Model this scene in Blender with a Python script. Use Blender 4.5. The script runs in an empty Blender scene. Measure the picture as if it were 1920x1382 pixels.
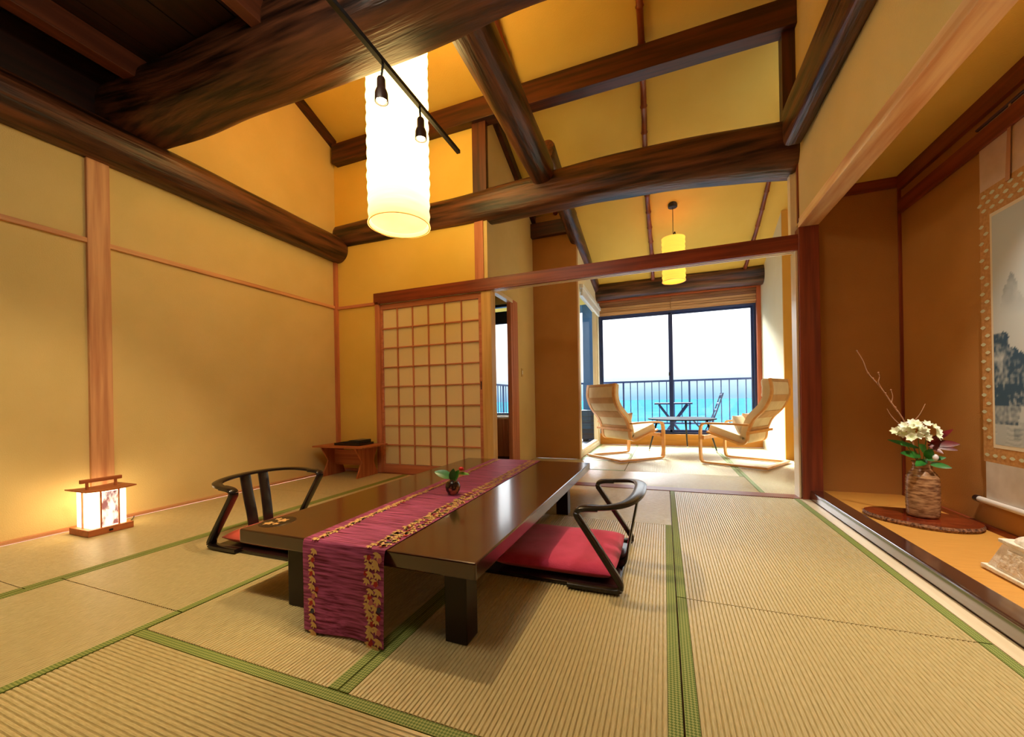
import bpy, bmesh, math, random
from math import sin, cos, pi, radians
from mathutils import Vector, Matrix, noise
random.seed(7)
SC = bpy.context.scene
COL = SC.collection

# ------------------------------------------------------------------ camera, world, sun, exposure
def make_camera():
    yaw, roll, f, ppy, h = -0.368287, -0.0178103, 738.9, 749.8, 0.86
    fw = Vector((sin(yaw), cos(yaw), 0)); r = Vector((cos(yaw), -sin(yaw), 0)); u = Vector((0, 0, 1))
    r2 = cos(roll) * r + sin(roll) * u; u2 = -sin(roll) * r + cos(roll) * u
    M = Matrix(((r2.x, u2.x, -fw.x, 0), (r2.y, u2.y, -fw.y, 0), (r2.z, u2.z, -fw.z, h), (0, 0, 0, 1)))
    c = bpy.data.cameras.new('camera'); o = bpy.data.objects.new('camera', c); COL.objects.link(o)
    o.matrix_world = M; c.sensor_fit = 'HORIZONTAL'; c.sensor_width = 36
    c.lens = f * 36 / 1920; c.shift_y = (ppy - 691) / 1920; c.clip_start = .02; c.clip_end = 6000
    SC.camera = o
make_camera()

def make_world():
    w = bpy.data.worlds.new('world'); SC.world = w; w.use_nodes = True
    nt = w.node_tree; nt.nodes.clear()
    out = nt.nodes.new('ShaderNodeOutputWorld'); bg = nt.nodes.new('ShaderNodeBackground')
    tc = nt.nodes.new('ShaderNodeTexCoord'); sp = nt.nodes.new('ShaderNodeSeparateXYZ'); cr = nt.nodes.new('ShaderNodeValToRGB')
    nt.links.new(tc.outputs['Generated'], sp.inputs[0]); nt.links.new(sp.outputs['Z'], cr.inputs[0])
    nt.links.new(cr.outputs[0], bg.inputs[0]); nt.links.new(bg.outputs[0], out.inputs[0])
    e = cr.color_ramp.elements
    # hazy overcast sky: pale blue at the sea horizon, brightening smoothly towards the zenith
    e[0].position = 0.0; e[0].color = (.052, .10, .145, 1)
    e[1].position = 1.0; e[1].color = (.8, .8, .8, 1)
    for p, c in ((.03, (.10, .135, .16)), (.07, (.17, .18, .185)), (.15, (.33, .335, .34)), (.4, (.56, .565, .57))):
        x = e.new(p); x.color = (*c, 1)
    bg.inputs[1].default_value = WORLD
WORLD = 4.5
make_world()

def light(name, kind, loc, energy, color, size=.1, aim=None, **k):
    l = bpy.data.lights.new(name, kind); o = bpy.data.objects.new(name, l); COL.objects.link(o)
    o.location = loc; l.energy = energy; l.color = color
    if kind == 'AREA': l.size = size
    elif kind == 'SUN': l.angle = size
    else: l.shadow_soft_size = size
    for a, v in k.items(): setattr(l, a, v)
    if aim is not None:
        o.rotation_euler = (Vector(aim) - Vector(loc)).to_track_quat('-Z', 'Y').to_euler()
    return o
SUN = 14.0
light('sun', 'SUN', (-3, 14, 8), SUN, (.90, .96, 1), radians(28), aim=(.6, 4.6, 0))
SC.view_settings.view_transform = 'Standard'; SC.view_settings.look = 'None'
SC.view_settings.exposure = 0.85; SC.view_settings.gamma = 1.0
SC.view_settings.use_curve_mapping = False
SC.cycles.use_denoising = True
SC.cycles.max_bounces = 10; SC.cycles.diffuse_bounces = 7; SC.cycles.glossy_bounces = 4
SC.cycles.transmission_bounces = 8; SC.cycles.transparent_max_bounces = 12
SC.cycles.sample_clamp_indirect = 6

# ------------------------------------------------------------------ materials
def L(r, g, b):
    f = lambda c: c / 12.92 if c <= .04045 else ((c + .055) / 1.055) ** 2.4
    return (f(r / 255), f(g / 255), f(b / 255), 1)
MATS = {}
def base_mat(name, col, rough=.6, **k):
    if name in MATS: return MATS[name]
    m = bpy.data.materials.new(name); m.use_nodes = True
    b = m.node_tree.nodes['Principled BSDF']
    b.inputs['Base Color'].default_value = col; b.inputs['Roughness'].default_value = rough
    for a, v in k.items(): b.inputs[a.replace('_', ' ')].default_value = v
    MATS[name] = m
    return m
def noisy(name, c1, c2, rough=.6, scale=5, stretch=(1, 1, 1), bump=0, bscale=None, detail=4, lo=.35, hi=.65, **k):
    """procedural two-tone material with stretched noise and bump"""
    if name in MATS: return MATS[name]
    m = base_mat(name, c1, rough, **k); nt = m.node_tree; b = nt.nodes['Principled BSDF']
    N = nt.nodes.new; lk = nt.links.new
    tc = N('ShaderNodeTexCoord'); mp = N('ShaderNodeMapping'); nz = N('ShaderNodeTexNoise'); cr = N('ShaderNodeValToRGB')
    mp.inputs['Scale'].default_value = stretch
    lk(tc.outputs['Object'], mp.inputs[0]); lk(mp.outputs[0], nz.inputs['Vector'])
    nz.inputs['Scale'].default_value = scale; nz.inputs['Detail'].default_value = detail
    cr.color_ramp.elements[0].position = lo; cr.color_ramp.elements[0].color = c1
    cr.color_ramp.elements[1].position = hi; cr.color_ramp.elements[1].color = c2
    lk(nz.outputs[0], cr.inputs[0]); lk(cr.outputs[0], b.inputs['Base Color'])
    if bump:
        n2 = nz
        if bscale:
            n2 = N('ShaderNodeTexNoise'); n2.inputs['Scale'].default_value = bscale; n2.inputs['Detail'].default_value = 3
            lk(mp.outputs[0], n2.inputs['Vector'])
        bp = N('ShaderNodeBump'); bp.inputs['Strength'].default_value = bump; bp.inputs['Distance'].default_value = .01
        lk(n2.outputs[0], bp.inputs['Height']); lk(bp.outputs[0], b.inputs['Normal'])
    return m
def grain(axis, k=14, along=.8):
    s = [k, k, k]; s['xyz'.index(axis)] = along
    return tuple(s)
def emit(name, col, s):
    if name in MATS: return MATS[name]
    m = base_mat(name, col, .8); b = m.node_tree.nodes['Principled BSDF']
    b.inputs['Emission Color'].default_value = col; b.inputs['Emission Strength'].default_value = s
    return m

PLASTER = noisy('plaster_ochre', L(222, 199, 134), L(228, 205, 142), .9, 2.2, bump=.25, bscale=160)
PLASTER_UP = noisy('plaster_ochre_upper', L(232, 196, 92), L(238, 204, 102), .9, 1.6, bump=.2, bscale=120)
PLASTER_SHADED = noisy('plaster_shaded', L(176, 122, 58), L(184, 130, 66), .9, 2.2, bump=.25, bscale=160)  # wall plaster browned to carry the dim light of alcove and niche
PLASTER_PALE = noisy('plaster_pale', L(226, 214, 176), L(231, 220, 186), .9, 2.2, bump=.2, bscale=160)
def wood(n, c1, c2, axis, rough=.5, k=14, bump=.15, **kw):
    return noisy(n + '_' + axis, c1, c2, rough, 1.6, grain(axis, k), bump=bump, detail=5, lo=.38, hi=.62, **kw)
def DARK(a): return noisy('old_log_' + a, L(26, 12, 8), L(112, 67, 44), .40, 2.6, grain(a, 7, .55), bump=.9, bscale=5, detail=10, lo=.36, hi=.66)
def DARK2(a): return wood('dark_beam', L(46, 18, 10), L(86, 38, 22), a, .45)
def CEDAR(a): return wood('cedar', L(196, 134, 92), L(226, 172, 124), a, .5, 16)
def PINK(a): return wood('pink_cedar', L(188, 112, 76), L(208, 134, 96), a, .5, 16)
def REDW(a): return wood('red_post', L(112, 44, 26), L(146, 66, 38), a, .4, 14)
def LIGHTW(a): return wood('pale_wood', L(232, 212, 176), L(244, 230, 200), a, .3, 14)
PAPER = base_mat('shoji_paper', L(236, 218, 166), .8)
LACQ = noisy('table_lacquer', L(50, 20, 10), L(70, 29, 15), .24, 1.2, (12, 1, 12), bump=.02)
LACQ.node_tree.nodes['Principled BSDF'].inputs['Coat Weight'].default_value = .7
LACQ.node_tree.nodes['Principled BSDF'].inputs['Coat IOR'].default_value = 1.65
LACQ.node_tree.nodes['Principled BSDF'].inputs['Coat Roughness'].default_value = .12
BLACKLAC = base_mat('black_lacquer', L(30, 20, 20), .22)
BROWNLAC = base_mat('brown_lacquer', L(34, 18, 14), .3, Specular_IOR_Level=.3)
NAVY_HAZE = base_mat('window_frame_hazed', L(36, 54, 108), .4)  # navy frames with the blue veil of haze mixed into the colour
IRON_HAZE = base_mat('hazed_iron', L(38, 58, 100), .5)  # dark metal; its blue is haze painted in
BLACK = base_mat('black_metal', L(22, 22, 24), .4)
WHITEPL = base_mat('white_plastic', L(235, 235, 230), .4)
CHROME = base_mat('brushed_metal', L(190, 190, 190), .3, Metallic=1.0)
GLASS = base_mat('window_glass', (1, 1, 1, 1), 0.0)
def mk_glass():
    nt = GLASS.node_tree; nt.nodes.clear()
    o = nt.nodes.new('ShaderNodeOutputMaterial'); t = nt.nodes.new('ShaderNodeBsdfTransparent'); g = nt.nodes.new('ShaderNodeBsdfGlossy')
    mx = nt.nodes.new('ShaderNodeMixShader'); g.inputs['Roughness'].default_value = .02; t.inputs[0].default_value = (.97, .98, .98, 1)
    mx.inputs[0].default_value = .02
    nt.links.new(t.outputs[0], mx.inputs[1]); nt.links.new(g.outputs[0], mx.inputs[2]); nt.links.new(mx.outputs[0], o.inputs[0])
mk_glass()
def tatami_mat_material(axis):
    # rush: fine fibres across the ribs
    s = (700, 60, 60) if axis == 'y' else (60, 700, 60)
    m = noisy('tatami_rush_' + axis, L(184, 166, 112), L(214, 198, 146), .36 if axis == 'y' else .2, .5, s, bump=.2, detail=2, lo=.25, hi=.75, Specular_IOR_Level=.9, IOR=1.5 if axis == 'y' else 1.9)
    return m
def heri_material(axis):
    nm = 'green_border_' + axis
    if nm in MATS: return MATS[nm]
    m = base_mat(nm, L(96, 118, 40), .7); nt = m.node_tree; b = nt.nodes['Principled BSDF']
    tc = nt.nodes.new('ShaderNodeTexCoord'); w1 = nt.nodes.new('ShaderNodeTexChecker'); mp = nt.nodes.new('ShaderNodeMapping')
    mp.inputs['Rotation'].default_value = (0, 0, radians(45)); mp.inputs['Location'].default_value = (.31, .17, .5)
    nt.links.new(tc.outputs['Object'], mp.inputs[0]); nt.links.new(mp.outputs[0], w1.inputs['Vector'])
    w1.inputs['Scale'].default_value = 150; w1.inputs['Color1'].default_value = L(92, 116, 36); w1.inputs['Color2'].default_value = L(160, 166, 92)
    nt.links.new(w1.outputs[0], b.inputs['Base Color'])
    return m

# ------------------------------------------------------------------ object helpers
WM = {}
def tag(o, label=None, cat=None, group=None, kind=None):
    if label: o['label'] = label
    if cat: o['category'] = cat
    if group: o['group'] = group
    if kind: o['kind'] = kind
    return o
def thing(name, label, cat, loc=(0, 0, 0), rz=0, group=None, kind=None):
    o = bpy.data.objects.new(name, None); COL.objects.link(o); o.empty_display_size = .05
    o.location = loc; o.rotation_euler = (0, 0, rz)
    WM[o] = Matrix.Translation(loc) @ Matrix.Rotation(rz, 4, 'Z')
    return tag(o, label, cat, group, kind)
def ob(name, bm, mats, parent=None, label=None, cat=None, group=None, kind=None, at=None, local=False, smooth=False, bevel=0, rot=None):
    """bm in world coordinates (or in the parent's own when local=True)"""
    if not isinstance(mats, (list, tuple)): mats = [mats]
    bmesh.ops.recalc_face_normals(bm, faces=bm.faces)
    me = bpy.data.meshes.new(name)
    o = bpy.data.objects.new(name, me)
    if parent is not None:
        if not local: bm.transform(WM[parent].inverted())
        o.parent = parent; WM[o] = WM[parent].copy()
    elif at is not None:
        bm.transform(Matrix.Translation(-Vector(at))); o.location = at; WM[o] = Matrix.Translation(at)
    else: WM[o] = Matrix.Identity(4)
    bm.to_mesh(me); bm.free()
    for m in mats: me.materials.append(m)
    if smooth:
        for p in me.polygons: p.use_smooth = True
        if smooth is not True:
            me.set_sharp_from_angle(angle=radians(smooth))
    if bevel:
        md = o.modifiers.new('bevel', 'BEVEL'); md.width = bevel; md.segments = 5 if bevel > .01 else 2; md.limit_method = 'ANGLE'
    COL.objects.link(o)
    return tag(o, label, cat, group, kind)
def copy_tree(o, parent=None, loc=None, rz=None, label=None, group=None):
    c = o.copy(); COL.objects.link(c); c.parent = parent
    if loc is not None: c.location = loc
    if rz is not None: c.rotation_euler = (0, 0, rz)
    if label: c['label'] = label
    if group: c['group'] = group
    for ch in list(o.children): copy_tree(ch, c)
    return c
def B(): return bmesh.new()
def box(bm, x0, x1, y0, y1, z0, z1, mi=0):
    vs = [bm.verts.new(p) for p in ((x0, y0, z0), (x1, y0, z0), (x1, y1, z0), (x0, y1, z0), (x0, y0, z1), (x1, y0, z1), (x1, y1, z1), (x0, y1, z1))]
    for f in ((0, 3, 2, 1), (4, 5, 6, 7), (0, 1, 5, 4), (1, 2, 6, 5), (2, 3, 7, 6), (3, 0, 4, 7)):
        bm.faces.new([vs[i] for i in f]).material_index = mi
    return bm
def bx(*a): return box(B(), *a)
def prism(bm, pts, axis, a, b, mi=0):
    """polygon pts (2D) extruded along axis from a to b. axis x: pts=(y,z); y: (x,z); z: (x,y)"""
    def P(p, t): return {'x': (t, p[0], p[1]), 'y': (p[0], t, p[1]), 'z': (p[0], p[1], t)}[axis]
    A = [bm.verts.new(P(p, a)) for p in pts]; C = [bm.verts.new(P(p, b)) for p in pts]
    n = len(pts)
    bm.faces.new(A).material_index = mi; bm.faces.new(C[::-1]).material_index = mi
    for i in range(n):
        bm.faces.new((A[i], C[i], C[(i + 1) % n], A[(i + 1) % n])).material_index = mi
    return bm
def smooth_path(pts, n=6):
    pts = [Vector(p) for p in pts]; out = []
    for i in range(len(pts) - 1):
        p0 = pts[max(i - 1, 0)]; p1 = pts[i]; p2 = pts[i + 1]; p3 = pts[min(i + 2, len(pts) - 1)]
        for k in range(n):
            t = k / n
            out.append(.5 * ((2 * p1) + (-p0 + p2) * t + (2 * p0 - 5 * p1 + 4 * p2 - p3) * t * t + (-p0 + 3 * p1 - 3 * p2 + p3) * t ** 3))
    out.append(pts[-1]); return out
def sweep(bm, pts, ra, rb=None, seg=10, up=(0, 0, 1), power=2.0, mi=0, closed=False, wob=0, wseed=0):
    """tube along pts; ra, rb = half sizes sideways / along up (number or list); power>2 squares the section"""
    n = len(pts); pts = [Vector(p) for p in pts]
    if rb is None: rb = ra
    A = ra if isinstance(ra, (list, tuple)) else [ra] * n
    Bv = rb if isinstance(rb, (list, tuple)) else [rb] * n
    rings = []; up = Vector(up)
    for i, p in enumerate(pts):
        if closed: d = pts[(i + 1) % n] - pts[i - 1]
        else: d = pts[min(i + 1, n - 1)] - pts[max(i - 1, 0)]
        d.normalize(); s = d.cross(up)
        if s.length < 1e-3: s = d.cross(Vector((1, 0, 0)) if abs(d.x) < .9 else Vector((0, 1, 0)))
        s.normalize(); u = s.cross(d).normalized(); r = []
        for k in range(seg):
            t = 2 * pi * (k + .5) / seg; c, q = cos(t), sin(t)
            c2 = math.copysign(abs(c) ** (2 / power), c); q2 = math.copysign(abs(q) ** (2 / power), q)
            w = 1 + (wob * noise.noise(Vector((p.x * 1.7 + wseed, p.y * 1.7 + c * 1.3, p.z * 1.7 + q * 1.3))) if wob else 0)
            r.append(bm.verts.new(p + s * A[i] * c2 * w + u * Bv[i] * q2 * w))
        rings.append(r)
    m = n if closed else n - 1
    for i in range(m):
        a, b = rings[i], rings[(i + 1) % n]
        for k in range(seg):
            bm.faces.new((a[k], a[(k + 1) % seg], b[(k + 1) % seg], b[k])).material_index = mi
    if not closed:
        bm.faces.new(rings[0][::-1]).material_index = mi; bm.faces.new(rings[-1]).material_index = mi
    return bm
def lathe(bm, prof, c=(0, 0, 0), seg=32, mi=0, cap=True):
    rings = []
    for r, z in prof:
        rings.append([bm.verts.new((c[0] + r * cos(2 * pi * k / seg), c[1] + r * sin(2 * pi * k / seg), c[2] + z)) for k in range(seg)])
    for a, b in zip(rings, rings[1:]):
        for k in range(seg): bm.faces.new((a[k], a[(k + 1) % seg], b[(k + 1) % seg], b[k])).material_index = mi
    if cap:
        bm.faces.new(rings[0][::-1]).material_index = mi; bm.faces.new(rings[-1]).material_index = mi
    return bm
def ribbon(bm, path, y0, y1, t, mi=0):
    """strip of thickness t following path of (x,z), spanning y0..y1"""
    P = [Vector((p[0], 0, p[1])) for p in path]; n = len(P); R = []
    for i, p in enumerate(P):
        d = (P[min(i + 1, n - 1)] - P[max(i - 1, 0)]).normalized(); nn = Vector((-d.z, 0, d.x)) * t / 2
        R.append([bm.verts.new((q.x, y, q.z)) for q, y in ((p + nn, y0), (p + nn, y1), (p - nn, y1), (p - nn, y0))])
    for a, b in zip(R, R[1:]):
        for k in range(4): bm.faces.new((a[k], a[(k + 1) % 4], b[(k + 1) % 4], b[k])).material_index = mi
    bm.faces.new(R[0][::-1]).material_index = mi; bm.faces.new(R[-1]).material_index = mi
    return bm
def leaf(bm, base, tip, w, up=(0, 0, 1), cup=.15, mi=0, n=6, curl=0.0):
    base = Vector(base); tip = Vector(tip); d = tip - base; up = Vector(up)
    s = d.cross(up); s = s.normalized() if s.length > 1e-5 else Vector((1, 0, 0)); u = s.cross(d).normalized(); rows = []
    for i in range(n + 1):
        t = i / n; ww = w * (sin(pi * min(t * .92 + .06, 1)) ** .8) * .5
        c = base + d * t + u * (-curl * t * t * d.length)
        rows.append([bm.verts.new(c - s * ww + u * cup * ww), bm.verts.new(c), bm.verts.new(c + s * ww + u * cup * ww)])
    for a, b in zip(rows, rows[1:]):
        bm.faces.new((a[0], a[1], b[1], b[0])).material_index = mi; bm.faces.new((a[1], a[2], b[2], b[1])).material_index = mi
    return bm

# ------------------------------------------------------------------ dimensions
YB = 3.94; XL = -3.93; XR = 1.05
def roof(y): return 4.23 - .4 * (y - 3.94)
S = 'structure'

# ------------------------------------------------------------------ floor: sub floor with one object per tatami mat
floor = ob('floor', bx(-4.1, 2.2, -2.8, 7.7, -.12, -.03), CEDAR('x'), kind=S, label='tatami matted floor with green cloth borders', cat='floor')
HW = .036
def tatami(x0, x1, y0, y1, axis, borders=(1, 1)):
    g = .0025; x0 += g; x1 -= g; y0 += g; y1 -= g
    bm = B(); a0, a1 = (x0, x1) if axis == 'y' else (y0, y1)
    b0, b1 = (y0, y1) if axis == 'y' else (x0, x1)
    lo = a0 + (HW if borders[0] else 0); hi = a1 - (HW if borders[1] else 0)
    n = max(4, round((hi - lo) / .0142)); p = (hi - lo) / n
    prof = [(a0, -.028)]
    if borders[0]: prof += [(a0, -.004), (lo, -.004)]
    for i in range(n):
        for u, z in ((0, -.005 if axis == 'y' else -.004), (.18, -.0004), (.5, 0), (.82, -.0004)): prof.append((lo + (i + u) * p, z))
    prof.append((hi, -.0034))
    if borders[1]: prof += [(hi, -.004), (a1, -.004)]
    prof.append((a1, -.028))
    def V(a, b, z): return bm.verts.new((a, b, z) if axis == 'y' else (b, a, z))
    R0 = [V(a, b0, z) for a, z in prof]; R1 = [V(a, b1, z) for a, z in prof]
    for i in range(len(prof) - 1): bm.faces.new((R0[i], R0[i + 1], R1[i + 1], R1[i]))
    bm.faces.new(R0[::-1]); bm.faces.new(R1)
    m = ob('tatami_mat', bm, tatami_mat_material(axis), floor)
    for k, (on, c0, c1) in enumerate(((borders[0], a0, lo), (borders[1], hi, a1))):
        if on:
            c = (c0, c1, b0, b1) if axis == 'y' else (b0, b1, c0, c1)
            ob('border', bx(c[0], c[1], c[2], c[3], -.0039, .0012), heri_material(axis), m)
X = [-3.885, -2.855, -1.885, -.925, .035, 1.03]
Y0 = 3.885
tatami(X[4], X[5], 1.83, Y0, 'y'); tatami(X[4], X[5], -.12, 1.83, 'y'); tatami(X[4], X[5], -2.07, -.12, 'y')
tatami(X[3], X[4], .905, 2.845, 'y'); tatami(X[3], X[4], 2.845, Y0, 'x', (0, 0))
tatami(X[2], X[3], .905, 2.845, 'y', (0, 1)); tatami(X[2], X[3], 2.845, Y0, 'x', (0, 0))
tatami(X[2], X[4], -.05, .905, 'x'); tatami(X[2], X[4], -1.0, -.05, 'x')
tatami(X[1], X[2], -.9, 1.03, 'y'); tatami(X[1], X[2], 1.03, 2.95, 'y'); tatami(X[1], X[2], 2.95, Y0, 'y')
tatami(X[0], X[1], -1.0, .91, 'y', (0, 1)); tatami(X[0], X[1], .91, 2.85, 'y', (0, 1)); tatami(X[0], X[1], 2.85, Y0, 'y', (0, 1))
tatami(X[1], X[3], -2.6, -1.0, 'x', (0, 1)); 
# anteroom by the window
tatami(-1.78, .78, 4.03, 4.80, 'x', (0, 0)); tatami(-1.78, -.45, 4.80, 5.55, 'x'); tatami(-.45, .78, 4.80, 6.2, 'y', (0, 1))
tatami(-1.12, -.45, 5.55, 7.5, 'y'); tatami(-.45, .78, 6.2, 7.5, 'y', (0, 1)); tatami(.78, 1.98, 4.03, 6.22, 'y', (1, 0)); tatami(.78, 1.5, 6.22, 7.5, 'y', (1, 0))
ob('threshold', bx(-3.28, 1.05, 3.886, 4.028, -.03, .004), REDW('x'), floor, label='dark red brown wooden threshold')
ob('edge_board', bx(1.031, 1.10, .6, 3.9, -.03, .002), LIGHTW('y'), floor, label='pale wooden edge board beside the alcove')

# ------------------------------------------------------------------ walls and roof
def wall(name, bm, mat, label): return ob(name, bm, mat, kind=S, label=label, cat='wall')
wall('wall_left', prism(B(), [(-2.7, 0), (YB, 0), (YB, roof(YB) + .05), (1.95, roof(1.95) + .05), (1.95, 2.9), (-2.7, 2.9)], 'x', -4.05, XL), PLASTER, 'ochre plaster wall left of the low table')
ob('wall_loft', bx(-4.05, XL, -2.7, 1.95, 2.9, 3.45), wood('loft_board', L(30, 12, 8), L(50, 20, 12), 'y'), kind=S, label='dark boards above the log at the upper left', cat='wall')
wall('wall_front', bx(-4.05, 2.2, -2.8, -2.7, 0, 3.5), wood('unseen_dark_wall', L(60, 38, 26), L(84, 54, 36), 'x'), 'unseen wall behind the viewer, dark to cut fill light')  # unseen wall; dark wood picked to weaken light from behind
wall('wall_gable', bx(-4.05, 1.2, 1.86, 1.92, 3.42, 5.1), PLASTER_UP, 'ochre plaster upright above the front log beam')
# partition wall with the shoji
bm = B()
box(bm, XL - .05, -3.29, YB, YB + .1, 0, 2.17); box(bm, XL - .05, -1.82, YB, YB + .1, 2.17, 3.884); box(bm, XL - .05, XL + .06, YB, YB + .1, 3.884, roof(YB + .1) + .02); box(bm, XL + .06, -1.82, YB + .045, YB + .1, 3.88, roof(YB + .1) + .02)
wall('wall_back', bm, PLASTER_UP, 'ochre plaster wall above the paper sliding screen')
bm = B()
box(bm, XR, 1.15, -2.7, .9, 0, 3.5)
prism(bm, [(.9, 2.27), (4.02, 2.27), (4.02, roof(4.02) + .02), (1.86, roof(1.86) + .02), (1.86, 3.4), (.9, 3.4)], 'x', XR + .01, 1.15)
wall('wall_right', bm, PLASTER, 'ochre plaster wall above the alcove beam')
# anteroom walls
bm = B()
box(bm, -1.82, -1.78, YB + .1, 4.13, 0, roof(4.13) + .05); box(bm, -1.82, -1.78, YB + .002, YB + .1, 2.19, roof(4.13))
prism(bm, [(4.13, 2.13), (4.86, 2.13), (4.86, roof(4.86) + .02), (4.13, roof(4.13) + .02)], 'x', -1.82, -1.78)
prism(bm, [(4.86, 0), (5.66, 0), (5.66, roof(5.66) + .02), (4.86, roof(4.86) + .02)], 'x', -1.82, -1.78)
wall('wall_side', bm, PLASTER, 'ochre plaster side wall with narrow doorway')
wall('wall_niche', bx(-1.88, -1.13, 5.56, 5.66, 0, roof(5.66)), PLASTER_SHADED, 'plaster wall left of the armchairs, its backlit shade painted brown')  # same plaster as the other walls, backlit shade put into its colour
bm = B()
box(bm, -1.23, -1.13, 5.66, 5.76, 0, roof(5.76)); box(bm, -1.23, -1.13, 5.76, 7.42, 0, .06)
prism(bm, [(5.76, 2.50), (7.42, 2.50), (7.42, roof(7.42)), (5.76, roof(5.76))], 'x', -1.23, -1.13)
box(bm, -1.23, -1.13, 7.42, 7.65, 0, roof(7.65))
wall('wall_window_side', bm, PLASTER_PALE, 'pale plaster wall around the side window')
bm = B(); box(bm, -1.13, 1.6, 7.55, 7.65, 2.66, 2.85)
box(bm, 1.47, 1.6, 7.55, 7.65, 0, 2.66); wall('wall_far', bm, PLASTER_PALE, 'pale plaster around the balcony window')
ob('sill_step', bx(-1.13, 1.5, 7.50, 7.66, 0, .2), wood('ochre_sill', L(196, 128, 40), L(212, 146, 56), 'x'), kind=S, label='ochre wooden step under the balcony window', cat='sill')
bm = B(); prism(bm, [(6.23, 0), (7.65, 0), (7.65, roof(7.65)), (6.23, roof(6.23))], 'x', 1.5, 1.6)
wall('wall_far_right', bm, PLASTER_PALE, 'plaster wall right of the balcony window, paled for window light')  # brightness from the side window put into the plaster colour
bm = B(); box(bm, 1.5, 2.1, 6.2, 6.232, 0, roof(6.23))
wall('wall_pilaster', bm, noisy('plaster_gold', L(206, 150, 52), L(212, 158, 62), .9, 2, bump=.2, bscale=150), 'gold ochre plaster face behind the right armchair')
wall('wall_anteroom_right', prism(B(), [(4.04, 0), (6.2, 0), (6.2, roof(6.2)), (4.04, roof(4.04))], 'x', 2.0, 2.1), PLASTER, 'ochre plaster right wall of the window room')
# roof slope
def roofslab(bm, x0, x1, y0, y1, t=.06, dz=0):
    return prism(bm, [(y0, roof(y0) + dz), (y1, roof(y1) + dz), (y1, roof(y1) + dz + t), (y0, roof(y0) + dz + t)], 'x', x0, x1)
ob('ceiling', roofslab(B(), -4.1, 2.15, 1.8, 7.75), PLASTER_UP, kind=S, label='sloping yellow papered ceiling above the beams', cat='ceiling')

# loft ceiling of separate dark boards over the near half of the room
loft = thing('ceiling_loft', 'dark boarded loft ceiling at the upper left', 'ceiling', (0, 0, 3.4), kind=S)
for i in range(26):
    x = -4.0 + i * .2
    ob('ceiling_board', bx(x, x + .194, -2.7, 1.9, 3.42 + .004 * (i % 2), 3.45), wood('loft_board', L(30, 12, 8), L(50, 20, 12), 'y'), loft)
ob('backing', bx(-4.05, 1.2, -2.7, 1.9, 3.455, 3.5), wood('loft_board', L(30, 12, 8), L(50, 20, 12), 'y'), loft)  # added above the boards to stop sky light through the gaps
# washroom behind the screen
bm = B(); box(bm, -4.05, -3.95, 4.04, 5.66, 0, 2.7); box(bm, -3.95, -2.6, 5.56, 5.66, 0, 2.7); box(bm, -2.6, -1.9, 5.56, 5.66, 0, .62); box(bm, -2.6, -1.9, 5.56, 5.66, 2.32, 2.7)
box(bm, -1.9, -1.88, 5.56, 5.66, 0, 2.7)
wall('wall_washroom', bm, PLASTER, 'plaster walls of the washroom seen through the doorway')
ob('ceiling_washroom', bx(-4.05, -1.88, 4.04, 5.66, 2.7, 2.75), PLASTER, kind=S, label='washroom ceiling', cat='ceiling')
ob('floor_washroom', bx(-4.05, -1.78, 4.04, 5.66, -.03, .002), DARK2('y'), kind=S, label='dark washroom floor', cat='floor')

# ------------------------------------------------------------------ trims
def trim(n, bm, mat, label, bevel=.002): return ob('trim_%d' % n, bm, mat, kind=S, label=label, cat='trim', bevel=bevel)
trim(1, bx(XL, XL + .022, -2.6, YB - .03, 2.065, 2.10), CEDAR('y'), 'thin cedar rail along the left wall')
trim(2, bx(XL, -3.30, YB - .022, YB, 2.055, 2.09), PINK('x'), 'short cedar rail left of the paper screen')
trim(3, bx(XL, -3.89, -2.6, YB, 0, .02), CEDAR('y'), 'low cedar strip at the foot of the left wall')
trim(4, bx(XL, -3.30, YB - .025, YB, 0, .03), PINK('x'), 'low strip at the foot of the back wall')
trim(5, bx(XL, XL + .04, YB - .045, YB, 0, 2.75), PINK('z'), 'slim corner post between left and back wall')
trim(6, prism(B(), [(1.9, roof(1.9)), (YB, roof(YB)), (YB, roof(YB) - .12), (1.9, roof(1.9) - .12)], 'x', XL, XL + .05), DARK2('y'), 'dark sloping rafter on the upper left wall')
trim(7, prism(B(), [(4.05, roof(4.05)), (5.56, roof(5.56)), (5.56, roof(5.56) - .13), (4.05, roof(4.05) - .13)], 'x', -1.80, -1.72), DARK2('y'), 'dark sloping rafter above the side wall')
trim(8, bx(-1.78, -1.14, 5.48, 5.56, 3.22, 3.42), DARK2('x'), 'short dark beam above the shaded niche wall')
trim(9, bx(1.19, 1.74, YB - .03, YB, 2.45, 2.53), REDW('x'), 'red brown cornice on the alcove side wall')
trim(10, bx(1.70, 1.73, .9, YB - .03, 2.42, 2.53), REDW('y'), 'red brown cornice on the alcove back wall')
trim(11, bx(1.700, 1.728, .9, YB - .03, 2.24, 2.34), REDW('y'), 'second rail the scroll hangs from in the alcove')
trim(12, bx(1.71, 1.73, .9, YB, .066, .096), REDW('y'), 'thin dark strip at the foot of the alcove back wall')
trim(13, bx(1.712, 1.73, YB - .018, YB, .07, 2.45), REDW('z'), 'thin dark strip in the alcove corner')
trim(14, bx(.965, 1.06, YB - .04, YB + .06, 3.1, roof(YB + .06)), DARK2('z'), 'dark upright above the cross beam at the right wall')
trim(15, bx(XR - .0, XR + .012, YB - .06, YB - .03, 2.28, 2.78), REDW('z'), 'thin dark strip above the right post')
trim(16, bx(XR - .03, XR + .02, YB + .02, YB + .09, 2.18, 2.75), LIGHTW('z'), 'pale strip above the lintel at the right post')
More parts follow.
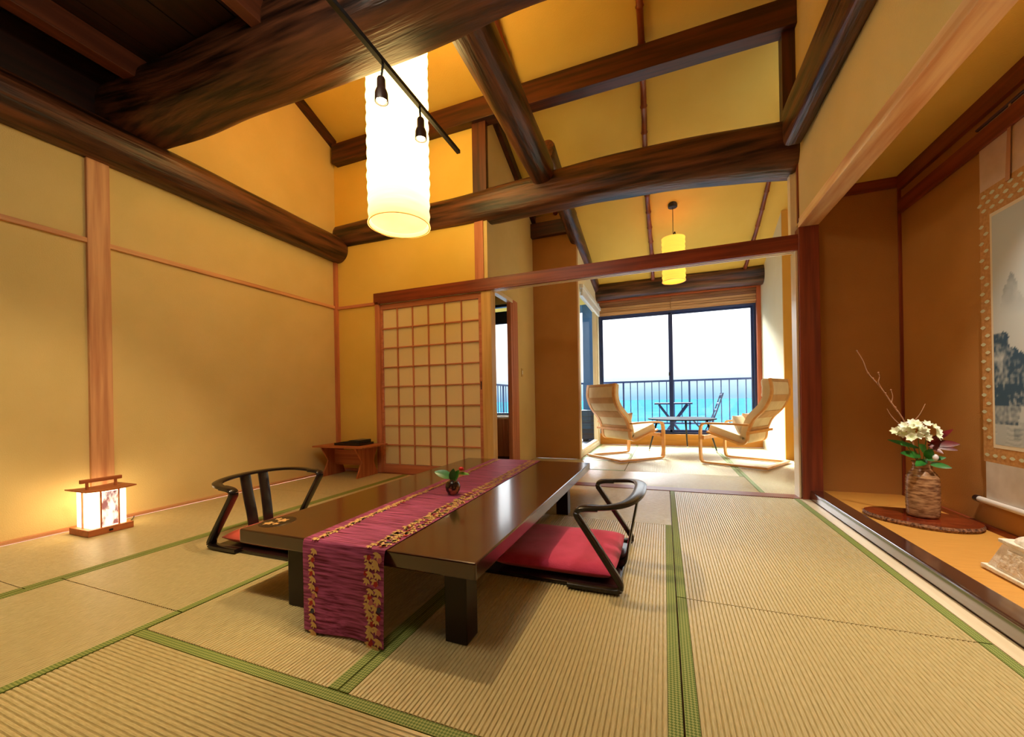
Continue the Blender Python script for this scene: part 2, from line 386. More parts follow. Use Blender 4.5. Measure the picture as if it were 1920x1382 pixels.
# ------------------------------------------------------------------ posts, lintel, alcove timber
def tim(name, bm, mat, label, cat, at, bevel=.004, smooth=False, group=None):
    return ob(name, bm, mat, None, label, cat, group, at=at, bevel=bevel, smooth=smooth)
tim('wooden_post', bx(XL - .02, XL + .025, 1.575, 1.705, 0, 2.72), CEDAR('z'), 'cedar post on the left wall behind the floor lantern', 'post', (XL, 1.64, 0))
tim('wooden_post', bx(-3.289, -3.225, YB - .035, YB + .08, 0, 2.055), PINK('z'), 'slim post at the left edge of the paper screen', 'post', (-3.26, YB, 0))
tim('wooden_post', bx(-1.853, -1.735, YB - .03, YB + .09, 0, 2.055), wood('gold_post', L(214, 170, 96), L(232, 194, 122), 'z'), 'pale golden post at the right edge of the paper screen', 'post', (-1.8, YB, 0))
tim('wooden_post', bx(-1.93, -1.822, YB - .012, YB - .0005, 2.186, 2.84), PINK('z'), 'short cedar post between lintel and cross beam', 'post', (-1.87, YB, 2.185))
tim('wooden_post', bx(-1.915, -1.75, YB - .06, YB - .001, 3.10, 3.884), DARK2('z'), 'short dark post between cross beam and purlin', 'post', (-1.83, YB, 3.1))
tim('wooden_post', bx(1.05, 1.19, 3.87, 4.02, 0, 2.235), REDW('z'), 'reddish brown square post at the left corner of the alcove', 'post', (1.12, 3.94, 0))
lint = thing('lintel', 'long reddish brown grooved lintel over the paper screen and opening', 'lintel', (-1.1, YB, 2.05))
ob('beam', bx(-3.29, 1.05, 3.885, 4.0, 2.075, 2.185), REDW('x'), lint, bevel=.003)
for y in (3.885, 3.925, 3.965): ob('rail', bx(-3.225, 1.05, y, y + .022, 2.055, 2.075), LIGHTW('x') if y > 3.9 else REDW('x'), lint)
tim('alcove_beam', bx(1.055, 1.19, .9, 3.90, 2.235, 2.31), wood('alcove_cedar', L(222, 170, 122), L(252, 226, 186), 'y', .3, 9), 'long pale cedar beam across the top of the alcove', 'beam', (1.12, 2.4, 2.235))
tim('log_beam', sweep(B(), smooth_path([(1.02, -2.7, 3.04), (1.0, 0, 3.05), (1.0, 2, 3.04), (1.0, 3.0, 3.03), (.99, 3.74, 3.01)], 8), .07, .165, 20, power=5, wob=.03), DARK('y'), 'dark hewn beam running along the right wall above the alcove', 'beam', (1.0, 2, 2.87), 0, 40)

trim(20, bx(1.034, 1.05, 3.90, 4.03, 0.004, 2.055), LIGHTW('z'), 'pale strip on the left side of the reddish post')  # thin pale strip laid over the post's left face
# ------------------------------------------------------------------ log beams
def log(label, pts, ra, rb, axis, power=2.6, wob=.08, n=10, seg=28, endround=True, seed=0):
    P = smooth_path(pts, n); m = len(P)
    rr = lambda R: [R[0] + (R[-1] - R[0]) * i / (m - 1) if isinstance(R, (list, tuple)) else R for i in range(m)]
    A, Bb = rr(ra), rr(rb)
    if endround:
        A[0] *= .9; Bb[0] *= .9; A[-1] *= .9; Bb[-1] *= .9
        P.insert(1, P[0] + (P[1] - P[0]).normalized() * .03); P.insert(-1, P[-1] + (P[-2] - P[-1]).normalized() * .03)
        A.insert(1, A[1]); Bb.insert(1, Bb[1]); A.insert(-1, A[-2]); Bb.insert(-1, Bb[-2])
    b = sweep(B(), P, A, Bb, seg, power=power, wob=wob, wseed=seed)
    mid = P[m // 2]
    return tim('log_beam', b, DARK(axis), label, 'beam', (mid.x, mid.y, mid.z - max(Bb)), 0, 40)
log('long dark log lying along the top of the left wall', [(-3.93, -2.6, 2.85), (-3.92, 0, 2.85), (-3.90, 2.0, 2.85), (-3.88, 4.0, 2.81)], (.19, .16), (.17, .155), 'y', 2.2)
log('big brown hewn log crossing the room at the upper left', [(-4.02, 1.83, 3.12), (-3.7, 1.88, 3.17), (-3.2, 1.95, 3.235), (-2.2, 1.98, 3.265), (-.9, 1.98, 3.29), (.4, 1.97, 3.30), (1.04, 1.97, 3.3)], (.21, .23), (.20, .24), 'x', 3.4, seed=3)
log('dark curved cross beam over the opening to the window room', [(-3.92, 4.0, 2.985), (-3.0, 4.0, 2.99), (-1.8, 4.0, 3.0), (-.6, 4.0, 3.03), (.3, 4.0, 3.01), (1.09, 3.99, 2.93)], (.13, .17), (.14, .215), 'x', 3.2, .06, seed=8)
log('grey brown log running from the big log to the cross beam', [(-1.13, 1.95, 3.30), (-1.125, 2.6, 3.27), (-1.12, 3.3, 3.22), (-1.12, 3.92, 3.17)], (.145, .12), (.15, .13), 'y', 2.6, .08, seed=5)
log('sloping log between the cross beam and the window beam', [(-1.12, 4.0, 3.48), (-1.125, 5.0, 3.27), (-1.13, 6.2, 3.06), (-1.14, 7.3, 2.86)], (.10, .085), (.13, .10), 'y', 2.6, .08, seed=9)
log('dark round log above the balcony window', [(-1.2, 7.33, 2.80), (0, 7.34, 2.81), (1.0, 7.34, 2.80), (1.57, 7.33, 2.79)], (.14, .15), (.155, .16), 'x', 2.2, .05, seed=12)
tim('purlin', bx(XL + .062, 1.06, YB - .10, YB + .04, 3.885, 4.12), DARK2('x'), 'straight dark purlin high under the sloping ceiling', 'beam', (-1.4, YB, 3.885))
for k, (x, w, lab) in enumerate(((-3.60, .11, 'dark square joist at the far upper left under the loft boards'), (-2.37, .085, 'short dark square joist meeting the middle of the big log'), (-.9, .085, 'dark square joist under the loft out of the upper frame'))):
    tim('ceiling_joist', bx(x - w / 2, x + w / 2, -2.7, 1.80, 3.26, 3.42), wood('joist', L(92, 46, 26), L(120, 64, 38), 'y'), lab, 'joist', (x, 0, 3.26))
bam = noisy('smoked_bamboo', L(86, 30, 14), L(150, 70, 30), .3, 6, (1, .5, 1), bump=.05)
for x, lab in ((-1.41, 'dark bamboo rafter left of the middle one'), (-.155, 'middle dark bamboo rafter under the sloping ceiling'), (1.245, 'thin bamboo rafter nearest the right wall')):
    pts = []; rad = []; y = 2.3
    while y < 7.42:
        for dy, k in ((0, 1.0), (.012, 1.22), (.024, 1.0), (.14, .94)):
            if y + dy < 7.42: pts.append((x + .012 * sin(y * 2.1 + x), y + dy, roof(y + dy) - .034)); rad.append((.026 if x > 1 else .032) * k)
        y += .27
    tim('bamboo_rafter', sweep(B(), pts, rad, rad, 10), bam, lab, 'rafter', (x, 4.8, roof(4.8) - .07), 0, True)

# ------------------------------------------------------------------ paper screen (door_1)
door = thing('door_1', 'paper sliding screen with a wooden lattice in the back wall', 'screen', (-2.54, YB + .01, 0), kind=S)
x0, x1, z0, z1 = -3.222, -1.856, .004, 2.05
fr = B(); yf, yb = YB - .01, YB + .025
box(fr, x0, x0 + .018, yf, yb, z0, z1); box(fr, x1 - .04, x1, yf, yb, z0, z1)
box(fr, x0 + .018, x1 - .04, yf, yb, z0, z0 + .10); box(fr, x0 + .018, x1 - .04, yf, yb, z1 - .06, z1)
ob('frame', fr, PINK('x'), door, bevel=.002)
gx0, gx1, gz0, gz1 = x0 + .018, x1 - .04, z0 + .10, z1 - .06
for i in range(1, 6):
    x = gx0 + (gx1 - gx0) * i / 6; ob('lattice_bar', bx(x - .006, x + .006, yf + .004, yb - .004, gz0, gz1), PINK('z'), door)
for j in range(1, 8):
    z = gz0 + (gz1 - gz0) * j / 8; ob('lattice_bar', bx(gx0, gx1, yf + .005, yb - .005, z - .006, z + .006), PINK('x'), door)
pane = None
for i in range(6):
    for j in range(8):
        xa = gx0 + (gx1 - gx0) * i / 6; xb = gx0 + (gx1 - gx0) * (i + 1) / 6; za = gz0 + (gz1 - gz0) * j / 8; zb = gz0 + (gz1 - gz0) * (j + 1) / 8
        if pane is None:
            pane = ob('paper_pane', bx(xa + .0045, xb - .0045, yb - .012, yb - .0105, za + .0045, zb - .0045), PAPER, door)
        else:
            c = pane.copy(); COL.objects.link(c); c.parent = door; c.location = ((gx1 - gx0) * i / 6, 0, (gz1 - gz0) * j / 8)
ob('finger_pull', bx(x1 - .026, x1 - .014, yf - .001, yf + .002, .98, 1.07), BLACK, door, label='small dark finger pull')
# doorway to the washroom
dr = thing('door_2', 'narrow doorway with reddish frame leading to the washroom', 'doorway', (-1.83, 4.5, 0), kind=S)
ob('jamb', bx(-1.825, -1.772, 4.60, 4.66, 0, 2.10), PINK('z'), dr, bevel=.003)
ob('frame', bx(-1.825, -1.768, 4.66, 4.84, 0, 2.13), PINK('z'), dr, bevel=.003)
ob('head', bx(-1.83, -1.765, 4.13, 4.66, 2.085, 2.13), LIGHTW('y'), dr, bevel=.002)
ob('door_panel', bx(-1.86, -1.825, 4.11, 4.13, 0, 2.085), CEDAR('z'), dr)
sw = thing('light_switch', 'small pale switch plate on the side wall beside the doorway', 'switch', (-1.778, 5.0, 1.22))
ob('plate', bx(-1.78, -1.772, 4.97, 5.03, 1.17, 1.28), base_mat('switch_plate', L(206, 176, 110), .5), sw, bevel=.002)
ob('button', bx(-1.772, -1.769, 4.985, 5.015, 1.20, 1.25), WHITEPL, sw)
# washroom fittings
wb = thing('window_3', 'washroom window beyond the doorway', 'window', (-2.25, 5.6, .6), kind=S)
bm = B(); box(bm, -2.6, -2.56, 5.57, 5.64, .62, 2.32); box(bm, -1.94, -1.9, 5.57, 5.64, .62, 2.32); box(bm, -2.56, -1.94, 5.57, 5.64, .62, .66); box(bm, -2.56, -1.94, 5.57, 5.64, 2.28, 2.32)
ob('frame', bm, NAVY_HAZE, wb); ob('glass_pane', bx(-2.56, -1.94, 5.60, 5.606, .66, 2.28), GLASS, wb)
bl = thing('window_blind', 'rolled dark blue blind in the washroom window', 'blind', (-2.25, 5.55, 2.0))
ob('blind_cloth', bx(-2.56, -1.94, 5.53, 5.535, 2.03, 2.20), base_mat('navy_cloth', L(30, 42, 66), .8), bl); ob('bottom_rail', bx(-2.56, -1.94, 5.522, 5.543, 2.01, 2.03), NAVY_HAZE, bl)
tb = thing('wooden_bathtub', 'reddish wooden bathtub seen low through the doorway', 'bathtub', (-2.35, 5.2, 0))
for i in range(6): ob('plank', bx(-2.75 + i * .14, -2.615 + i * .14, 4.98, 5.0, .09, .60), PINK('z'), tb, bevel=.002)
bm = B(); box(bm, -2.76, -1.91, 4.975, 5.05, .60, .63); box(bm, -2.76, -1.91, 5.45, 5.54, .60, .63); box(bm, -2.76, -2.70, 5.0, 5.5, .0, .60); box(bm, -1.96, -1.91, 5.0, 5.5, 0, .60)
ob('rim', bm, LIGHTW('x'), tb); ob('base', bx(-2.72, -1.94, 5.0, 5.5, 0, .09), DARK2('x'), tb)

# ------------------------------------------------------------------ windows and balcony
w1 = thing('window_1', 'wide two leaf sliding window to the balcony and the sea', 'window', (.17, 7.6, .2), kind=S)
bm = B(); box(bm, -1.13, -1.085, 7.56, 7.64, .2, 2.42); box(bm, 1.405, 1.47, 7.56, 7.64, .2, 2.42)
box(bm, -1.085, 1.405, 7.56, 7.64, 2.365, 2.42); box(bm, -1.085, 1.405, 7.56, 7.64, .2, .235)
ob('frame', bm, NAVY_HAZE, w1)
for xa, xb, yy in ((-1.085, .16, 7.575), (.09, 1.405, 7.61)):
    sb = B(); box(sb, xa, xa + (.035 if yy > 7.6 else .025), yy, yy + .025, .235, 2.365); box(sb, xb - (.065 if yy < 7.6 else .03), xb, yy, yy + .025, .235, 2.365)
    box(sb, xa + .025, xb - .03, yy, yy + .025, .235, .275); box(sb, xa + .025, xb - .03, yy, yy + .025, 2.335, 2.365)
    s = ob('sash', sb, NAVY_HAZE, w1); ob('glass_pane', bx(xa + .03, xb - .03, yy + .01, yy + .015, .275, 2.335), GLASS, s)
ob('latch', bx(.085, .11, 7.555, 7.575, 1.24, 1.30), BLACK, w1)
bl = thing('window_blind', 'raised wooden toned blind above the balcony window', 'blind', (.15, 7.5, 2.43))
woodblind = [wood('blind_slat', L(190, 146, 100), L(212, 170, 122), 'x'), wood('blind_slat_dark', L(140, 100, 72), L(164, 122, 92), 'x')]
for k, (za, zb, dy, mi) in enumerate(((2.595, 2.64, .0, 1), (2.55, 2.59, .012, 1), (2.505, 2.545, .0, 0), (2.465, 2.50, .008, 0), (2.428, 2.46, .0, 0))):
    for xa, xb in ((-1.11, .125), (.135, 1.44)): ob('slat', bx(xa, xb, 7.50 + dy, 7.53 + dy, za, zb), woodblind[mi], bl, bevel=.003)
trim(17, bx(-1.13, 1.5, 7.45, 7.55, 2.645, 2.69), wood('warm_rail', L(170, 84, 48), L(194, 106, 66), 'x'), 'orange brown rail above the window blind')
trim(18, bx(1.44, 1.5, 7.47, 7.55, .2, 2.645), wood('warm_rail', L(170, 84, 48), L(194, 106, 66), 'z'), 'brown upright right of the balcony window')
ob('backing', bx(-1.11, 1.44, 7.535, 7.555, 2.40, 2.645), woodblind[0], bl)  # added behind the slats to block daylight between them
w2 = thing('window_2', 'narrow side window left of the armchair', 'window', (-1.18, 6.7, .06), kind=S)
bm = B(); box(bm, -1.22, -1.15, 5.76, 5.79, .06, 2.5); box(bm, -1.22, -1.15, 7.385, 7.42, .06, 2.5); box(bm, -1.22, -1.15, 5.79, 7.385, 2.465, 2.5); box(bm, -1.22, -1.15, 5.79, 7.385, .06, .10)
ob('frame', bm, LIGHTW('z'), w2); ob('glass_pane', bx(-1.19, -1.185, 5.79, 7.385, .10, 2.465), GLASS, w2)
bl = thing('window_blind', 'raised white blind over the narrow side window', 'blind', (-1.11, 6.7, 2.36))
ob('headrail', bx(-1.13, -1.07, 5.74, 7.44, 2.48, 2.535), WHITEPL, bl, bevel=.003)
for k in range(4): ob('slat', bx(-1.122 + .004 * (k % 2), -1.09, 5.77, 7.42, 2.375 + k * .026, 2.395 + k * .026), base_mat('blind_white', L(226, 222, 214), .6) if k else WHITEPL, bl)
ob('balcony_floor', bx(-3.9, 3.2, 7.66, 9.6, -.2, -.02), noisy('balcony_deck', L(92, 102, 118), L(112, 122, 138), .5, 3), kind=S, label='grey blue balcony deck outside the window', cat='floor')
ob('balcony_floor', bx(-3.9, -1.24, 5.67, 7.66, -.2, -.02), noisy('balcony_deck', L(92, 102, 118), L(112, 122, 138), .5, 3), kind=S, label='balcony deck beside the side window', cat='floor')
def railing(label, a, b, z0, z1, step, at, axis):
    r = thing('balcony_railing', label, 'railing', at)
    def bar(u0, u1, zz0, zz1, h, nm):
        bm = bx(u0, u1, at[1] - h, at[1] + h, zz0, zz1) if axis == 'x' else bx(at[0] - h, at[0] + h, u0, u1, zz0, zz1)
        ob(nm, bm, IRON_HAZE, r)
    bar(a, b, z1 - .04, z1, .025, 'top_rail'); bar(a, b, z0, z0 + .035, .018, 'bottom_rail')
    n = int((b - a) / step)
    for i in range(n + 1):
        u = a + (b - a) * i / n
        if i % 9 == 0: bar(u - .018, u + .018, -.02, z1 - .04, .018, 'post')
        else: bar(u - .009, u + .009, z0 + .035, z1 - .04, .009, 'baluster')
railing('dark iron balcony railing across the sea view', -3.6, 3.1, .27, 1.235, .152, (0, 9.3, -.02), 'x')
railing('balcony railing turning back beyond the side windows', 5.8, 9.25, .27, 1.235, .16, (-3.6, 7.5, -.02), 'y')
tim('balcony_column', bx(-1.62, -1.30, 8.5, 8.75, -.02, 3.0), base_mat('blue_paint', L(52, 92, 138), .5), 'blue painted column on the balcony beyond the side window', 'column', (-1.46, 8.6, -.02))
ac = thing('outdoor_unit', 'dark outdoor unit at the foot of the balcony column', 'appliance', (-1.4, 8.25, -.02))
ob('casing', bx(-1.62, -1.12, 8.05, 8.40, .03, .62), base_mat('unit_dark', L(30, 36, 52), .5), ac, bevel=.01)
for i in range(5): ob('grille_bar', bx(-1.58, -1.16, 8.04, 8.05, .12 + i * .09, .15 + i * .09), BLACK, ac)
ob('foot', bx(-1.58, -1.50, 8.1, 8.35, -.02, .03), BLACK, ac); ob('foot', bx(-1.24, -1.16, 8.1, 8.35, -.02, .03), BLACK, ac)
ob('balcony_roof', bx(-3.9, -1.24, 5.67, 9.6, 2.95, 3.05), DARK2('x'), kind=S, label='eave over the side of the balcony', cat='roof')
# sea
seam = noisy('sea_water', L(40, 84, 106), L(46, 92, 114), 1.0, .02, Specular_IOR_Level=0.0)
bm = B(); vs = [bm.verts.new(p) for p in ((-4500, 30, -30), (4500, 30, -30), (4500, 5500, -30), (-4500, 5500, -30))]; bm.faces.new(vs)
ob('sea', bm, seam, kind='stuff', label='pale blue sea below the balcony', cat='sea')
# wooded slope far below the balcony
bm = B()
for i in range(26):
    x = -22 + i * 1.8; z = -5.2 + random.uniform(-.5, .4); y = 24 + random.uniform(-2, 2)
    bmesh.ops.create_icosphere(bm, subdivisions=2, radius=random.uniform(1.3, 2.1), matrix=Matrix.Translation((x, y, z)))
for v in bm.verts: v.co += noise.noise_vector(v.co * 1.3) * .35
ob('hillside_shrubs', bm, noisy('hill_leaves', L(30, 50, 60), L(56, 80, 86), .8, 2), kind='stuff', label='blue green shrubs on the slope under the balcony', cat='shrubs')

# balcony furniture: folding table and chair
ft = thing('folding_table', 'small black folding table outside on the balcony', 'table', (.165, 8.55, -.02))
ob('tabletop', bx(-.18, .51, 8.30, 8.80, .715, .745), IRON_HAZE, ft)
for y in (8.36, 8.74):
    for a, b in (((-.10, .71), (.42, -.02)), ((.43, .71), (-.09, -.02))):
        ob('leg', sweep(B(), [(a[0], y, a[1]), (b[0], y, b[1])], .012, .02, 6), IRON_HAZE, ft)
for z, xx in ((.12, -.02), (.12, .34)): ob('crossbar', sweep(B(), [(xx, 8.36, z), (xx, 8.74, z)], .01, .01, 6), IRON_HAZE, ft)
fc = thing('folding_chair', 'black iron folding chair outside on the balcony right of the small table', 'chair', (.68, 8.2, -.02))
ob('seat', bx(.46, .84, 8.02, 8.40, .41, .43), IRON_HAZE, fc)
for y in (8.04, 8.38):
    ob('back_post', sweep(B(), smooth_path([(.62, y, 0), (.82, y, .40), (.97, y, .82), (1.0, y, .92)], 4), .010, .012, 6), IRON_HAZE, fc)
    ob('leg', sweep(B(), [(.86, y, -.02), (.50, y, .42)], .010, .012, 6), IRON_HAZE, fc)
for z, x in ((.60, .895), (.72, .935)): ob('back_slat', sweep(B(), [(x, 8.04, z), (x, 8.38, z)], .008, .025, 6), IRON_HAZE, fc)
sc = B()
for k in range(5):
    yy = 8.09 + k * .06; c = Vector((.985, yy, .86)); sweep(sc, [c + Vector((.01 * cos(t), .026 * cos(t), .035 * sin(t))) for t in [2 * pi * i / 12 for i in range(12)]], .005, .005, 5, up=(1, 0, 0), closed=True)
ob('scrollwork', sc, IRON_HAZE, fc)

# ------------------------------------------------------------------ alcove (tokonoma)
ob('floor_alcove', bx(1.20, 1.75, .9, YB, .0, .068), noisy('alcove_goza', L(206, 146, 62), L(224, 168, 84), .5, 2, (4, 300, 4), bump=.15), kind=S, label='golden woven mat covered alcove floor', cat='floor')
kam = ob('trim_19', bx(1.10, 1.205, .9, 3.905, 0, .076), noisy('kamachi_lacquer', L(60, 40, 38), L(76, 52, 46), .14, 1, (20, .6, 20), Coat_Weight=1.0, Coat_IOR=2.4, Coat_Roughness=.12), kind=S, label='dark polished front sill of the alcove', cat='trim', bevel=.012)
wall('wall_alcove_side', bx(1.19, 1.80, YB, YB + .08, 0, 2.6), PLASTER_SHADED, 'side wall of the alcove, plaster browned for dim light')  # brown stands for the dim light inside the alcove
wall('wall_alcove_back', bx(1.73, 1.80, .8, YB, 0, 2.6), PLASTER_SHADED, 'back wall of the alcove behind the scroll, plaster browned for dim light')
wall('wall_alcove_near', bx(1.15, 1.73, .8, .9, 0, 2.6), PLASTER_SHADED, 'near side wall of the alcove')
ob('ceiling_alcove', bx(1.15, 1.80, .8, YB + .08, 2.53, 2.6), PLASTER_UP, kind=S, label='ochre ceiling of the alcove', cat='ceiling')

# small downlight in the alcove ceiling, out of the picture on the right
dl = thing('alcove_downlight', 'small white downlight in the alcove ceiling', 'lamp', (1.45, 2.15, 2.5))
ob('ring', lathe(B(), [(.04, -.012), (.055, -.01), (.055, .0)], (1.45, 2.15, 2.529), 24), WHITEPL, dl, smooth=40)
ob('lens', lathe(B(), [(.001, -.014), (.038, -.014), (.038, -.0125)], (1.45, 2.15, 2.529), 24), emit('downlight_lens', (1, .85, .6, 1), 8), dl)
light('alcove_lamp', 'SPOT', (1.45, 2.15, 2.505), 120, (1, .88, .70), .03, aim=(1.42, 2.2, 0), spot_size=radians(84), spot_blend=.6)
# hanging scroll
sc_ = thing('hanging_scroll', 'ink landscape scroll in a gold brocade mount on the alcove wall', 'scroll', (1.72, 2.80, .23))
XS = 1.716; ya, yb_ = 2.50, 3.10
bro = noisy('brocade_gold', L(186, 132, 72), L(204, 154, 92), .7, 60, bump=.1)
silk = noisy('mount_silk', L(196, 188, 178), L(212, 206, 198), .7, 9, bump=.05)
ob('mount', bx(XS, XS + .004, ya, yb_, .46, 2.0), bro, sc_)
ob('upper_silk', bx(XS, XS + .004, ya, yb_ - .005, 2.0, 2.36), noisy('mount_silk_top', L(206, 176, 150), L(216, 190, 168), .7, 9, bump=.05), sc_, label='plain pale silk above the brocade')
ob('lower_silk', bx(XS, XS + .004, ya, yb_ - .015, .25, .46), silk, sc_, label='plain white silk below the brocade')
for y in (2.90, 2.66): ob('hanging_strip', prism(B(), [(y, 1.97), (y - .03, 1.97), (y - .045, 2.36), (y - .03, 2.36)], 'x', XS - .010, XS - .007), base_mat('strip_silk', L(190, 140, 100), .7), sc_)
rod = ob('roller', sweep(B(), [(XS - .01, ya - .03, .235), (XS - .01, yb_ + .02, .235)], .016, .016, 16, up=(0, 0, 1)), noisy('roller_silk', L(214, 208, 204), L(226, 220, 216), .5, 9), sc_, smooth=40)
for y, d in ((yb_ + .02, 1), (ya - .03, -1)): ob('knob', sweep(B(), [(XS - .01, y, .235), (XS - .01, y + .028 * d, .235)], .019, .019, 14), BROWNLAC, rod, smooth=40)
ob('top_rod', sweep(B(), [(XS - .004, ya, 2.365), (XS - .004, yb_, 2.365)], .009, .009, 10), DARK2('y'), sc_, smooth=40)
def painting():
    bm = B(); nu, nv = 44, 150; y_l, y_r, zb, zt = 3.01, 2.60, .565, 1.83
    V = [[bm.verts.new((XS - .0015, y_l + (y_r - y_l) * i / nu, zb + (zt - zb) * j / nv)) for i in range(nu + 1)] for j in range(nv + 1)]
    for j in range(nv):
        for i in range(nu): bm.faces.new((V[j][i], V[j][i + 1], V[j + 1][i + 1], V[j + 1][i]))
    lay = bm.loops.layers.float_color.new('ink')
    paper = Vector(L(198, 205, 206)[:3]); ink = Vector(L(34, 72, 100)[:3])
    for f in bm.faces:
        for l in f.loops:
            u = (y_l - l.vert.co.y) / (y_l - y_r); z = l.vert.co.z; v = (z - zb) / (zt - zb)
            n1 = noise.fractal(Vector((u * 5, z * 9, 1)), 1.0, 2.0, 4); n2 = noise.noise(Vector((u * 22, z * 40, 5))); d = .05
            peak = 1.50 - abs(u - .30) * .9 + .05 * n1   # mountain
            if z < peak and z > 1.24: d += .55 * max(0, (z - 1.26) / .24) * (.7 + .6 * n1)
            top = 1.10 + .09 * sin(u * 7 + 1) + .07 * n1  # tree mass
            if .78 < z < top: d += (.66 + .6 * n1 + .45 * n2) * min(1, (z - .74) / .06)
            if z < .9 and z > .68 and u < .5 - (.9 - z) * .6: d += .35 + .4 * n2
            if z < .70: d += .12 + .12 * sin(z * 240 + n1 * 4) * (n1 > -.1)
            if .60 < z < .66 and u > .3: d += .3 * max(0, n1 + .3)
            d = max(.02, min(.97, d * 1.25)); c = paper * (1 - d) + ink * d
            l[lay] = (c.x, c.y, c.z, 1)
    m = base_mat('ink_painting', L(200, 205, 205), .8); nt = m.node_tree
    a = nt.nodes.new('ShaderNodeVertexColor'); a.layer_name = 'ink'; nt.links.new(a.outputs[0], nt.nodes['Principled BSDF'].inputs['Base Color'])
    ob('painting', bm, m, sc_, label='blue grey ink painting of a mountain, trees and water')
painting()
ob('inner_border', bx(XS - .001, XS + .001, 2.585, 3.025, .545, 1.85), base_mat('cream_border', L(226, 214, 190), .8), sc_)
bm = B()
def oval(y, z, a=.021, b=.010):
    vs = [bm.verts.new((XS - .0022, y + a * cos(t) * (1 - .25 * abs(sin(2 * t))), z + b * sin(t))) for t in [2 * pi * k / 10 for k in range(10)]]; bm.faces.new(vs)
z = .60
for k in range(26):
    oval(3.085 if k % 2 else 3.052, .60 + k * .048); oval(2.555 if k % 2 else 2.525, .60 + k * .048)
for r in range(3):
    for k in range(10): oval(3.08 - k * .062 + (.03 if r % 2 else 0) - .015, 1.885 + r * .04)
for r in range(1):
    for k in range(10): oval(3.07 - k * .058, .50 + r * .03, .02, .010)
ob('woven_motifs', bm, base_mat('motif_thread', L(206, 208, 176), .7), sc_, kind='stuff', label='pale green leaf motifs woven into the brocade')

# wood slice, vase, flowers
slab = B(); prof = []
ax = Vector((.86, -.51)); pv = Vector((.51, .86)); cc = Vector((1.455, 3.165))
N_ = 72
for zz, k in ((.0685, .97), (.083, 1.0), (.098, .975)):
    ring = []
    for i in range(N_):
        t = 2 * pi * i / N_; w = 1 + .03 * noise.noise(Vector((cos(t) * 2, sin(t) * 2, 3))) + .018 * noise.noise(Vector((cos(t) * 14, sin(t) * 14, 1 + zz * 30)))
        p = cc + ax * .265 * cos(t) * w * k + pv * .20 * sin(t) * w * k * (1 + .12 * cos(t)); ring.append(slab.verts.new((p.x, p.y, zz)))
    prof.append(ring)
for a, b in zip(prof, prof[1:]):
    for i in range(N_): slab.faces.new((a[i], a[(i + 1) % N_], b[(i + 1) % N_], b[i])).material_index = 1
slab.faces.new(prof[0][::-1]); slab.faces.new(prof[-1])
ob('wood_slice', slab, [noisy('slice_red', L(96, 32, 16), L(136, 56, 28), .12, 3, (3, 8, 3), bump=.02), noisy('slice_bark', L(70, 36, 24), L(168, 124, 92), .7, 90, bump=.6)], None, 'polished red brown wood slice under the vase in the alcove', 'wood slab', at=(1.455, 3.165, .0685), smooth=30)
VX, VY = 1.475, 3.17
vm = noisy('vase_glaze', L(112, 72, 46), L(190, 148, 108), .25, 22, (1, 1, 4), bump=.08)
vase = thing('flower_vase', 'tan ridged ceramic vase on the wood slice in the alcove', 'vase', (VX, VY, .098))
pr = [(.060, 0), (.068, .006)]
for i in range(26):
    t = i / 25; z = .01 + t * .235; r = .073 + .004 * sin(t * 3); pr.append((r + (.0016 if i % 2 else 0), z))
pr += [(.066, .262), (.054, .28), (.046, .295), (.043, .315), (.046, .332), (.050, .338), (.046, .338), (.040, .32), (.040, .28)]
ob('body', lathe(B(), pr, (VX, VY, .098), 40), vm, vase, smooth=50)
arr = thing('flower_arrangement', 'white flowers, dark red leaves and a bare twig in the tan vase', 'flowers', (VX, VY, .40))
twig = base_mat('twig_bark', L(168, 122, 92), .7)
def tw(pts, r0, r1):
    P = smooth_path(pts, 5); n = len(P); R = [r0 + (r1 - r0) * i / (n - 1) for i in range(n)]; return sweep(B(), P, R, R, 6)
ob('branch', tw([(1.47, 3.17, .36), (1.43, 3.17, .56), (1.395, 3.17, .68), (1.33, 3.165, .80), (1.275, 3.16, .90), (1.215, 3.16, .99), (1.19, 3.16, 1.07), (1.16, 3.16, 1.135)], .0055, .0026), twig, arr, label='bare knotted twig reaching up left', smooth=True)
for a in ([(1.275, 3.16, .90), (1.262, 3.15, .93), (1.268, 3.15, .965), (1.262, 3.15, .99)], [(1.33, 3.165, .80), (1.335, 3.16, .84), (1.327, 3.16, .88)], [(1.41, 3.17, .62), (1.345, 3.18, .70), (1.315, 3.18, .76)], [(1.42, 3.17, .66), (1.46, 3.16, .72), (1.49, 3.16, .79)]):
    ob('twig', tw(a, .0036, .0018), twig, arr, smooth=True)
kb = B()
for p in ((1.33, 3.165, .80), (1.275, 3.16, .90), (1.215, 3.16, .99), (1.262, 3.15, .99), (1.327, 3.16, .88), (1.30, 3.16, .86), (1.24, 3.16, .955), (1.35, 3.165, .77), (1.16, 3.16, 1.135), (1.36, 3.165, .745)):
    bmesh.ops.create_icosphere(kb, subdivisions=1, radius=.0055, matrix=Matrix.Translation(p))
ob('buds', kb, twig, arr, kind='stuff', smooth=True)
stemm = base_mat('stem_green', L(70, 120, 50), .5)
for p in ((1.40, 3.15, .60), (1.44, 3.13, .63), (1.49, 3.14, .64), (1.36, 3.14, .58), (1.52, 3.13, .60)):
    ob('stem', tw([(1.475, 3.17, .38), ((p[0] + 1.475) / 2, 3.16, .50), p], .0025, .002), stemm, arr)
white = noisy('petal_white', L(248, 250, 244), L(226, 238, 190), .6, 30)
rnd = random.Random(3)
